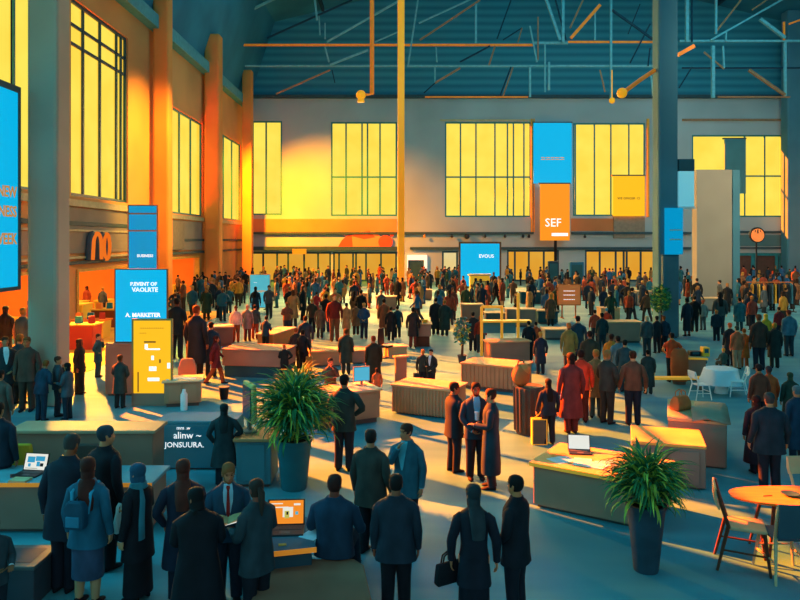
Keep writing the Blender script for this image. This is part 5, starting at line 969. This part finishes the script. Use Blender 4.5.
# left aisle
L1 = [
 (179, 358, 60, 178, 'person in a black suit with back turned nearest the yellow poster', dict(top='#1c2226', hem=.7)),
 (188, 357, 41, 10, 'woman with long hair and grey top between two dark-suited men in the left aisle', dict(top='#5a6468', bottom='#1c242c', hair='long', hem=.9, arms=('low', 'low'))),
 (199.5, 379, 74, 168, 'tall man in a long dark navy coat in the left aisle', dict(top='#1a2630', hem=.42, hair_c='#7a3a18', wide=1.05)),
 (208, 378, 55, 190, 'person in a blue-black coat close beside the tall man in the left aisle', dict(top='#20384a', bottom='#1b2c3c', hem=.5)),
 (216, 384, 48, 100, 'woman with long hair in a dark red coat striding across the left aisle', dict(top='#5a1e24', bottom='#8a4a24', hair='long', hair_c='#3a1814', legs='walk', arms=('swing', 'back'), hem=.62, flare=.05)),
 (236, 342, 36, 10, 'person with a white top behind the grey desk', dict(top='#b9b4a4', bottom='#7a4a2c', hem=.85)),
 (247.5, 341, 36, 175, 'grey-haired person in a grey cardigan beside the long low counter', dict(top='#6f706c', bottom='#5a3a34', hair_c='#9a9486', hem=.6)),
 (255, 339, 34, 185, 'person in a dark teal jacket beside the grey-haired person', dict(top='#27464e', bottom='#7a3a28')),
 (271, 348, 35, 160, 'man in a blue suit bending at the orange-lit counter', dict(top='#1f3c52', arms=('front', 'front'), lean=8)),
 (289.5, 374, 34, 200, 'person in black nearest the long counter in a group of three before the plant', dict(top='#1e2222', hair_c='#b06a2c', lean=6, arms=('front', 'hip'))),
 (296, 369, 41, 180, 'person in charcoal at the back of a group of three before the plant', dict(top='#25292a', hair_c='#8a5428')),
 (303, 371, 41, 170, 'person in black with an orange case in a group of three before the plant', dict(top='#1a1c20', arms=('down', 'loose'))),
 (287, 337, 35, 5, 'person in brown with crossed arms facing forward near the light blue board', dict(top='#6a4a38', bottom='#203040', hair_c='#b0602a', arms=('cross', 'cross'), hem=.85)),
 (305.5, 362, 46, 185, 'person in a dark blue dress in front of the sunlit aisle crowd', dict(top='#1e3440', bottom='#1c2c38', hem=.5)),
 (320, 338, 33, 180, 'person in a grey-brown coat with back turned in the sunlit aisle', dict(top='#5c5648', bottom='#4a4238', hair_c='#8a8070', hem=.55)),
 (312, 333, 34, 190, 'person in amber and black left of the grey-brown coat', dict(top='#3a3428', hair_c='#c88a3c')),
 (326, 332, 38, 178, 'person in a black suit in the sunlit aisle', dict(top='#16181c', bottom='#1e3a58')),
 (334.5, 341, 47, 15, 'person in a dark red top and brown trousers in the sunlit aisle', dict(top='#6a221e', bottom='#7a4a30', hair_c='#b8502a', hem=.85)),
 (316.5, 318, 26, 180, 'person in a bright red coat amid the left crowd', dict(top='#a02a2e', bottom='#5a2024', hem=.5)),
 (346.5, 336, 33, 180, 'person in a pale sand coat in the sunlit aisle', dict(top='#b58a5c', bottom='#9a6a44', hem=.4)),
 (356, 335, 32, 185, 'person in a brown coat right of the pale sand coat', dict(top='#7a5a40', bottom='#3c3430', hem=.5)),
 (364, 339, 36, 172, 'person in a blue vest with a yellow backpack in the sunlit aisle', dict(top='#24486a', bottom='#1b2a40', hair_c='#c8a060', arms=('behind', 'behind'))),
 (346, 374, 45, 178, 'man in a long dark green coat alone on the sunlit floor', dict(top='#2b3830', bottom='#20302c', hem=.45, hair_c='#5a3418', wide=1.1)),
 (373.5, 387, 51, 184, 'man in a long black coat with auburn hair alone on the sunlit floor', dict(top='#25281f', bottom='#20221e', hem=.42, hair_c='#7a3418', wide=1.15)),
 (377, 400, 32, 180, 'child-sized person with dark hair behind the tan corner counter monitor', dict(top='#8a5a38', bottom='#6a4630', hair_c='#181210', hair='bob')),
 (384, 337, 38, 182, 'person in a rust coat left of the black office chair', dict(top='#8a5030', bottom='#5a3a2a', hem=.45)),
 (391, 341, 34, 175, 'person in a black coat behind the black office chair', dict(top='#1c2024', hem=.5)),
 (397.5, 338, 32, 185, 'person in a dark teal coat just left of the slim column', dict(top='#1d3a44', hem=.6)),
 (413, 347, 40, 180, 'person in a charcoal coat just right of the slim column', dict(top='#2a2a2c', bottom='#6a3426', hem=.5)),
 (436, 335, 37, 180, 'person in a black coat, nearer the bar table of two dark figures', dict(top='#1a2226', bottom='#16222a', hem=.3, wide=1.1)),
 (444.5, 336, 36, 178, 'person in a dark green-grey coat, nearer the slender tree of two dark figures', dict(top='#283834', bottom='#1c2c2c', hem=.3, wide=1.15, hair_c='#b07a3c')),
 (424, 390, 40, 165, 'person in a dark suit holding a case, left of two at the pleated counter', dict(top='#2c3430', hair_c='#c08a3c', arms=('down', 'front'))),
 (430, 391, 42, -20, 'man in a dark suit with sunlit face, right of two at the pleated counter', dict(top='#252d2c', hair_c='#1b1512', arms=('low', 'front'), face=True, shirt=True)),
 (473, 351, 39, 180, 'person in a black coat beside the red-topped person at the slender tree', dict(top='#20282c', hem=.5)),
 (480.5, 353, 37, 175, 'person in a red top and dark trousers beside the slender tree', dict(top='#7a2a1e', bottom='#1c3440', hair_c='#a05024', hem=.9)),
 (530.5, 362, 40, 180, 'person in black right of the plain brown counter', dict(top='#1a2024', hem=.6)),
 (536, 356, 34, 175, 'person in an orange jacket behind the person in black at the brown counter', dict(top='#b04a24', bottom='#27343c')),
 (540.5, 374, 42, 182, 'person in a navy coat with a yellow-lit side above the tub chair', dict(top='#1b2c40', bottom='#182434', hair_c='#c8943c', hem=.45)),
 (548.5, 444, 65, 176, 'woman with long dark hair in a navy suit beside the grey tub chair', dict(top='#182838', bottom='#161e2c', hair='long', hair_c='#14110f', lod=2, arms=('loose', 'down'))),
 (571, 433, 80, 186, 'woman in a long maroon coat in front of the red-topped person', dict(top='#6a3434', bottom='#5a2a28', hair_c='#1c1210', hem=.36, flare=.06, lod=2, hair='bob', legs='close')),
 (581, 422, 72, 172, 'person in a bright vermilion top beside the woman in the maroon coat', dict(top='#d0452a', bottom='#4a2420', hair_c='#241512', hem=.80, lod=2)),
 (597, 418, 68, 160, 'person in a sunlit tan jacket right of the vermilion top', dict(top='#8a7448', bottom='#3a4a44', hair_c='#c0803a', hem=.55)),
 (606, 423, 73, 128, 'person in a dark grey suit with hands clasped right of the tan jacket', dict(top='#353a36', bottom='#2c302f', hair_c='#9a7a44', arms=('low', 'low'), lod=2)),
 (633, 425, 74, 178, 'man in a brown jacket and dark trousers with back turned on the sunlit floor', dict(top='#6f4a38', bottom='#1c2838', hair_c='#4a2614', arms=('loose', 'loose'), lod=2, hem=.84)),
 (648, 394, 44, 184, 'person in a long dark grey coat right of the man in the brown jacket', dict(top='#2f3a38', bottom='#27302f', hem=.3, wide=1.15)),
 (647, 356, 40, 178, 'person in a slate jacket with pale hair behind the dark grey coat', dict(top='#3c4648', bottom='#22343c', hair_c='#c8b48a', wide=1.05)),
 (569, 373, 50, 176, 'person in a yellow-lit tan jacket at the back of the right centre crowd', dict(top='#8a7a40', bottom='#24343a', hair_c='#c87a3c', hem=.62)),
 (578, 368, 52, 182, 'person in a petrol coat behind the tan jacket of the right centre crowd', dict(top='#1c3a48', hem=.5)),
 (590, 388, 57, 178, 'person in an olive black coat in the middle of the right centre crowd', dict(top='#30362c', bottom='#27302c', hair_c='#2a1812', hem=.40, wide=1.1)),
 (602, 352, 39, 180, 'person in a dark teal suit at the back of the right centre crowd', dict(top='#1d3438', bottom='#1b2c34')),
 (595, 344, 34, 185, 'person in a rust red shirt left of the dark teal suit', dict(top='#a0402a', bottom='#27343c', hem=.85)),
 (609, 341, 32, 175, 'person in a red shirt right of the dark teal suit', dict(top='#b83c24', bottom='#22303a', hem=.85, hair_c='#4aa0b8')),
 (611.5, 384, 50, 150, 'person in a yellow and red jacket walking amid the right centre crowd', dict(top='#b8802c', bottom='#20343c', hair_c='#3a1c12')),
 (618, 388, 52, 190, 'person with dark hair in a blue-grey shirt amid the right centre crowd', dict(top='#5a7a84', bottom='#24444e', hair_c='#1c1412')),
 (625, 392, 52, 160, 'person in a long dark teal coat amid the right centre crowd', dict(top='#26444c', bottom='#22383e', hem=.35, wide=1.1)),
 (657, 353, 37, 182, 'person in a black suit left of two before the dark column', dict(top='#1a2228')),
 (664, 352, 36, 176, 'person in a navy suit right of two before the dark column', dict(top='#1c3040', hair_c='#8a4a24')),
 (672, 382, 49, 172, 'person in an orange-red T-shirt and dark trousers at the low bench', dict(top='#d8481e', bottom='#1f2428', hair_c='#1a1210', sleeves='short', hem=.88, arms=('hip', 'hip'), skin='#e0803a', lod=2)),
 (687, 336, 38, 186, 'woman in a long dark dress right of the dark column', dict(top='#1e2c38', bottom='#1c2832', lower='dress', skirt_hem=.25, hem=.8)),
 (694.5, 332, 36, 170, 'person in a black suit beside the woman in the long dark dress', dict(top='#14181c', bottom='#141c22')),
 (703, 330, 30, 190, 'person in pale grey with ginger hair by the grey pier', dict(top='#7a8a84', bottom='#4a5a5c', hair_c='#c8623c')),
 (716.5, 341, 31, 180, 'person in a wide dark navy coat by the grey pier', dict(top='#182830', wide=1.25, hair_c='#c8803c')),
 (720, 335, 43, 182, 'tall woman with long black hair in grey by the grey pier', dict(top='#4a4a46', bottom='#26343a', hair='long', hair_c='#16130f')),
 (723.5, 372, 30, 182, 'person in a grey-green top seated beyond the white-draped table', dict(top='#4a5448', bottom='#3a443c', hair_c='#d8982c', seat=.45, legs='sit', arms=('desk', 'desk'))),
 (701, 377, 32, 180, 'round-haired person seated behind the machines of the brown desk', dict(top='#3a4440', hair='bob', hair_c='#8a5a1e', seat=.45, legs='sit', arms=('desk', 'desk'))),
 (730.5, 366, 43, 180, 'person in a black coat with orange hair left of the salmon jacket', dict(top='#20282e', hair_c='#e0602a', hem=.5)),
 (737, 369, 43, 178, 'person in a salmon jacket and pale trousers right of the orange-haired person', dict(top='#c8603c', bottom='#b08a6a', hair_c='#3a4a3c', wide=1.1)),
 (746.5, 368, 39, 176, 'person in an orange coat between the salmon and the brown jackets', dict(top='#d06a2c', bottom='#c0602c', hair_c='#c87030', hem=.45)),
 (756, 369, 55, 182, 'tall person in a dark brown jacket with orange side in the right crowd', dict(top='#4a3026', bottom='#20242e', hair_c='#6a3a22', hem=.72, lod=2)),
 (766, 350, 36, 185, 'person in a bright yellow hood in the right crowd', dict(top='#c8a02c', bottom='#3a444a', hair='hood', hair_c='#e0b83c')),
 (774.5, 368, 45, 178, 'person in a long charcoal coat with amber edge in the right crowd', dict(top='#2c2f2c', bottom='#2a2a28', hem=.42, hair_c='#c88a34', wide=1.1)),
 (779, 340, 33, 180, 'person in a crimson top behind the charcoal coat', dict(top='#8a2424', bottom='#3a2a30', hem=.8)),
 (789, 356, 46, 180, 'person in a slate blue shirt at the right edge crowd', dict(top='#4a6a78', bottom='#24343c', hair_c='#6a2a20', wide=1.15)),
 (739.5, 331, 33, 180, 'person in a wide teal cape in the right crowd', dict(top='#246068', bottom='#1e4850', wide=1.3, hem=.5)),
 (752, 330, 34, 178, 'person in a brick red jacket behind the salmon jacket', dict(top='#8a3c2e', bottom='#2a2c34', hair_c='#d8823c')),
 (759, 430, 66, 184, 'person in a brick red jacket behind the broad dark-suited man', dict(top='#8a3c2a', bottom='#241c24', hair_c='#2a1c1c', lod=2, wide=1.05)),
 (772, 428, 61, 174, 'person in an orange shawl behind the broad dark-suited man', dict(top='#c8562a', bottom='#b07850', hair_c='#30343c', hem=.6)),
 (787, 428, 56, 170, 'person in a dark coat with amber outlines at the right edge', dict(top='#2a3a30', bottom='#3a3428', hair='bob', hair_c='#3a4a34', hem=.5)),
 (746, 466, 75, 182, 'woman in a long dark plum cloak beside the taller grey block', dict(top='#3a1e28', bottom='#2c1a24', hair='long', hair_c='#3a1818', hem=.25, flare=.07, lod=2, legs='close')),
 (769.5, 494, 101, 180, 'broad man in a dark navy suit with back turned beyond the orange table', dict(top='#20303c', bottom='#1b2230', hair_c='#3a4444', wide=1.2, lod=2, hem=.72, arms=('loose', 'loose'))),
 (797, 466, 80, 178, 'person in a dark blue coat at the right edge beyond the orange table', dict(top='#1e3a50', bottom='#1a2c3c', hair_c='#5a7880', hem=.4, lod=2)),
]
for x, yf, hp, rot, lab, kw in L1:
    kw = dict(kw); top = kw.get('top', BK); kw.setdefault('bottom', '#1b2028'); kw.setdefault('lod', 1 if hp > 38 else 0)
    if kw.get('lower') == 'dress' and 'hem' not in kw: kw['hem'] = .8
    P(x, yf, hp, rot+((int(x*7) % 5)-2)*5, lab, **kw)
e = empty('suitcase', fl(420, 389), .2, 'dark case standing at the feet of the two men at the pleated counter', 'suitcase'); ob('shell', MB().b2((-.2, -.1, .03), (.2, .1, .5)), mat('case_dark', '#2a302e', .6, .1, 2), e, smooth=False, bevel=.03); ob('handle', MB().tube([(-.08, 0, .5), (-.08, 0, .6), (.08, 0, .6), (.08, 0, .5)], .012, 6), blk, e)
e = empty('display_case', fl(539, 444), .0, 'grey upright case outlined in yellow beside the woman in navy', 'case'); ob('body', MB().b2((-.15, -.08, .02), (.15, .08, .56)), mat('case_grey', '#56564e', .7, .1, 2), e, smooth=False); ob('edging', MB().b2((-.17, -.09, 0), (-.15, .09, .58)).b2((.15, -.09, 0), (.17, .09, .58)).b2((-.15, -.09, .56), (.15, .09, .58)).b2((-.15, -.09, 0), (.15, .09, .02)), edge_y, e, smooth=False); ob('strap', MB().tube([(-.1, 0, .58), (0, 0, .68), (.12, 0, .8)], .012, 6), edge_y, e)
e = empty('suitcase', held(bpy.data.objects['person.040'], .42, -.05, 0) if False else fl(309, 372), .1, 'small orange case beside the person in black before the plant', 'suitcase'); ob('shell', MB().b2((-.11, -.07, .02), (.11, .07, .55)), mat('case_orange', '#d07a34', .6, .1, 2), e, smooth=False, bevel=.02); ob('handle', MB().tube([(-.05, 0, .55), (-.05, 0, .64), (.05, 0, .64), (.05, 0, .55)], .01, 5), blk, e)
def relax():
    fixed = ('seated', 'behind the machines', 'bench')
    ps = [o for o in bpy.data.objects if o.parent is None and o.name.startswith('person') and not any(k in o['label'] for k in fixed)]
    for it in range(60):
        moved = False
        for i, a in enumerate(ps):
            for b in ps[i+1:]:
                dx, dy = b.location.x-a.location.x, b.location.y-a.location.y
                Y = (a.location.y+b.location.y)/2
                need = .56*(a.scale[0]+b.scale[0])/2 if Y > 14 else .44
                d = math.hypot(dx, dy)
                if d < need:
                    k = need-d+.01; moved = True
                    sx, sy = (1 if dx >= 0 else -1)*min(.12, k)*.25, (1 if dy >= 0 else -1)*k*.5
                    if Y < 14: sx, sy = (1 if dx >= 0 else -1)*k*.35, (1 if dy >= 0 else -1)*k*.35
                    b.location.x += sx; b.location.y += sy; a.location.x -= sx; a.location.y -= sy
        for a in ps:
            if a.location.y < 14: continue
            for x0, x1, y0, y1 in FOOT:
                m_ = .12
                if x0+m_ < a.location.x < x1-m_ and y0+m_ < a.location.y < y1-m_:
                    a.location.y += (y0+m_-a.location.y) if a.location.y-y0 < y1-a.location.y+.25 else (y1-m_-a.location.y); moved = True
        if not moved: break
relax()
# ------------------------------------------------------------------ the distant crowd
ZONES = [(168, 248, 'beside the orange columns'), (248, 330, 'at the amber doors left of the mural'), (330, 398, 'beneath the red mural'), (406, 458, 'around the white-framed passage'), (458, 505, 'before the big blue screen'), (505, 586, 'below the orange banner'), (586, 660, 'at the doors beneath the yellow banner'), (680, 735, 'around the broad grey pier'), (735, 800, 'near the round orange sign')]
CCOL = [('dark navy', '#1a2c3c', '#182430'), ('black', '#14171b', '#15181c'), ('teal', '#1f6070', '#1b3a46'), ('grey', '#4a5254', '#2a3236'), ('brown', '#6a4a34', '#3a2c26'), ('tan', '#a87c4c', '#4a3a30'), ('rust red', '#94402a', '#2a2a30'), ('blue', '#1f5a84', '#1b2c3c'), ('dark green', '#27402f', '#1e2a28'), ('amber', '#c88a30', '#3a342c')]
CW = [6, 6, 4, 3, 3, 2, 1.3, 2.2, 2, 1.4]
VAR = [dict(hair='short'), dict(hair='long', hem=.5), dict(hair='short', hem=.45, flare=.04), dict(hair='bob', lower='dress', skirt_hem=.4), dict(hair='short', arms=('front', 'front')), dict(hair='hood', hem=.4, flare=.06), dict(hair='short', arms=('hip', 'down'), wide=1.1), dict(hair='tail', legs='walk', arms=('swing', 'back'))]
def merged(kw):
    """one light figure in a single mesh with a slot per garment"""
    key = 'm'+repr(sorted(kw.items()))
    if key in PROTO: return PROTO[key]
    order = ['skin', 'top', 'bottom', 'hair', 'shoe']; m = MB()
    for name, me, role, par in build_fig(0, **kw):
        m.mi = order.index(role) if role in order else 1
        m.add([v.co.copy() for v in me.vertices], [list(q.vertices) for q in me.polygons])
    me = m.mesh('person', [MATS['base_cloth']]*5, True, 60); PROTO[key] = (me, order); return PROTO[key]
HC = ['#17120f', '#2a1a12', '#5a3418', '#9a6a34', '#c08a3c']
rnd = random.Random(21); spots = [(o.location.x, o.location.y) for o in bpy.data.objects if o.parent is None and o.name.startswith('person')]
def free(x, y, r=.55):
    if any(a < x < b and c < y < d for a, b, c, d in FOOT): return False
    if abs(x-.08) < .6 and abs(y-55) < .6: return False
    if any(abs(x-cx) < 1.0 and abs(y-cy) < 1.0 for cx, cy in ((-16.2, 49.2), (-16.1, 62.2), (-15.9, 75.2), (13.0, 35.2))): return False
    if p0.x-1.6 < x < p0.x+2.6 and p0.y-.5 < y < p0.y+1.9: return False
    return all((x-a)**2+(y-b)**2 > r*r for a, b in spots)
p0 = fl(714, 306)
def lowperson(p, h, rot, ci, vi, label, group):
    me, order = merged(VAR[vi]); o = bpy.data.objects.new('person', me); COL.objects.link(o); o.location = p; o.rotation_euler = (0, 0, math.radians(rot)); o.scale = (h/1.75,)*3
    cols = dict(skin=rnd.choice(SKINS), top=CCOL[ci][1], bottom=CCOL[ci][2], hair=rnd.choice(HC), shoe='#14161c')
    for s_, role in zip(o.material_slots, order): s_.link = 'OBJECT'; s_.material = cloth(cols[role]) if role != 'skin' else mat('skin_'+cols[role], cols[role], .6, .08, 6)
    tag(o, label, 'person', group); return o
quota = [22, 30, 26, 20, 16, 30, 28, 20, 24]
for k, (x, y, r) in enumerate(((-18.6, 29.5, 170), (-19.2, 31.6, 20), (-17.5, 34.0, -60), (-18.4, 39.6, 200), (-19.6, 41.6, 60), (-18.0, 43.6, 170), (-19.4, 44.6, -20), (-17.6, 53.2, 180), (-20.6, 55.0, 40), (-18.2, 59.0, 150))):
    z_ = ('under the big blue banner', 'below the round orange letters', 'beyond the second column')[0 if k < 3 else 1 if k < 7 else 2]; ci = (1, 4, 6, 1, 0, 3, 6, 1, 2, 4)[k]
    lowperson(V((x, y, 0)), 1.74, r, ci, k % 5, 'person in %s inside the orange shop %s' % (CCOL[ci][0], z_), 'shoppers in %s %s' % (CCOL[ci][0], z_)); spots.append((x, y))
rest = []
for (x0, x1, zn), qn in zip(ZONES, quota):
    n = 0
    for tries in range(4000):
        if n >= qn: break
        u = rnd.random()
        yf = 284.5+42*u**1.7; x = rnd.uniform(x0+2, x1-2); q = fl(x, yf)
        if q.y > 78.6 or q.x < XL+1.0 or not free(q.x, q.y, .6): continue
        spots.append((q.x, q.y)); n += 1
        ci = rnd.choices(range(10), CW)[0]; vi = rnd.randrange(8)
        lab = 'person in %s in the distant crowd %s' % (CCOL[ci][0], zn)
        lowperson(q, rnd.uniform(1.66, 1.98), rnd.choice((0, 180, 180, 90, -90))+rnd.uniform(-30, 30), ci, vi, lab, 'distant crowd in %s %s' % (CCOL[ci][0], zn))
# the densest back rows, past counting
bk = [MB() for _ in range(1)][0]; cset = [1, 0, 2, 4, 6, 7, 5]
mats_ = [mat('skin_'+SKINS[0], SKINS[0], .6, .08, 6)]+[cloth(CCOL[c][1]) for c in cset]
for tries in range(5000):
    if len(bk.v) > 150000: break
    x = rnd.uniform(190, 799); yf = 283.3+26*rnd.random()**1.4; q = fl(x, yf)
    if q.y > 78.9 or q.x < XL+1.0 or not free(q.x, q.y, .45): continue
    spots.append((q.x, q.y)); me, order = merged(VAR[rnd.randrange(8)]); c = rnd.randrange(len(cset))+1; s = rnd.uniform(1.0, 1.18)
    R = Matrix.Translation(q) @ Matrix.Rotation(rnd.uniform(0, 6.28), 4, 'Z') @ Matrix.Scale(s, 4); base = len(bk.v)
    bk.v += [tuple(R @ v.co) for v in me.vertices]
    for pl in me.polygons: bk.f.append([i+base for i in pl.vertices]); bk.m.append(0 if pl.material_index == 0 else (1 if pl.material_index in (3, 4) else c))
o = ob('crowd', bk, mats_); tag(o, 'tightly packed far crowd along the back doors of the hall', 'crowd', kind='stuff')
# ------------------------------------------------------------------ light and camera
S.view_settings.view_transform = 'Standard'
S.view_settings.look = 'None'
w = bpy.data.worlds.new('sky'); S.world = w; w.use_nodes = True
w.node_tree.nodes['Background'].inputs[0].default_value = (.06, .55, .75, 1); w.node_tree.nodes['Background'].inputs[1].default_value = .75
def lamp(name, kind, loc, energy, col, target=None, **kw):
    l = bpy.data.lights.new(name, kind); l.energy = energy; l.color = col
    for k, v in kw.items(): setattr(l, k, v)
    o = bpy.data.objects.new(name, l); COL.objects.link(o); o.location = loc
    if target is not None: o.rotation_euler = (V(target)-V(loc)).to_track_quat('-Z', 'Y').to_euler()
    return o
lamp('sun', 'SUN', (-30, 60, 30), 80, (1, .27, .01), (-30+1.4, 60-1.2, 29.0), angle=math.radians(.3))
# added cool fill lamps under the roof, no such source seen
for k, (x, y, e) in enumerate(((-8, 16, 800), (12, 13, 900), (4, 40, 500), (24, 36, 1200), (16, 62, 800), (32, 62, 1200), (-6, 62, 250))):
    lamp('skylight', 'AREA', (x, y, roofz(x)-1.6), e, (.10, .72, 1.0), (x, y, 0), shape='RECTANGLE', size=14, size_y=8)
lamp('window_glow', 'AREA', (-15.8, 58, 11), 9000, (1, .58, .18), (4, 46, 0), shape='RECTANGLE', size=20, size_y=9, spread=math.radians(95))  # added warm fill inside the hall, as is the next lamp
lamp('window_glow', 'AREA', (6, 78.5, 13), 7000, (1, .60, .20), (8, 50, 0), shape='RECTANGLE', size=30, size_y=9, spread=math.radians(95))
lamp('cool_side', 'AREA', (-13, 11, 9), 800, (.06, .75, 1.0), (0, 8.5, 1), shape='RECTANGLE', size=6, size_y=5)  # added rim light for the foreground figures, no such source seen
lamp('front_fill', 'AREA', (2, -5, 8), 220, (1, .80, .62), (0, 10, 1), shape='RECTANGLE', size=10, size_y=5)
lamp('right_fill', 'AREA', (20, 26, 17), 1500, (1, .78, .5), (29, 62, 4), shape='RECTANGLE', size=10, size_y=6, spread=math.radians(80))
# added roof wash, brightens roof and gable
lamp('roof_wash', 'AREA', (12, 45, 16), 2200, (.1, .65, .9), (12, 62, 34), shape='RECTANGLE', size=40, size_y=8)
# added warm floods, unseen, for orange light on walls and floor
lamp('flood', 'SPOT', (-16.2, 66, 15.5), 90000, (1, .26, .0), (-7.5, 80, 4.2), spot_size=math.radians(80), spot_blend=.9, shadow_soft_size=.3)
lamp('flood', 'SPOT', (-14, 52, 17), 9000, (1, .50, .06), (2, 36, 0), spot_size=math.radians(48), spot_blend=.8, shadow_soft_size=.25)
lamp('flood', 'SPOT', (-4, 66, 18), 7000, (1, .46, .05), (10, 27, 0), spot_size=math.radians(18), spot_blend=.8, shadow_soft_size=.25)
lamp('flood', 'SPOT', (-15.0, 34, 6.3), 26000, (1, .42, .04), (-11.8, 25, 0), spot_size=math.radians(75), spot_blend=.5, shadow_soft_size=.2)
lamp('flood', 'SPOT', (-6, 44, 16), 26000, (1, .45, .04), (-17, 47.5, 9), spot_size=math.radians(60), spot_blend=.8, shadow_soft_size=.3)
for k, (a, b, c, d) in enumerate(LS): lamp('shop_light', 'AREA', (-19.8, (a+b)/2, 3.9), 500, (1, .55, .15), (-19.8, (a+b)/2, 0), size=5)
cam = bpy.data.cameras.new('camera'); co = bpy.data.objects.new('camera', cam); COL.objects.link(co); S.camera = co
co.location = (0, 0, H); co.rotation_euler = (PI/2, 0, 0); cam.sensor_width = 36; cam.lens = 36*F/800; cam.shift_y = -(300-HY)/800; cam.clip_end = 400; cam.clip_start = .05
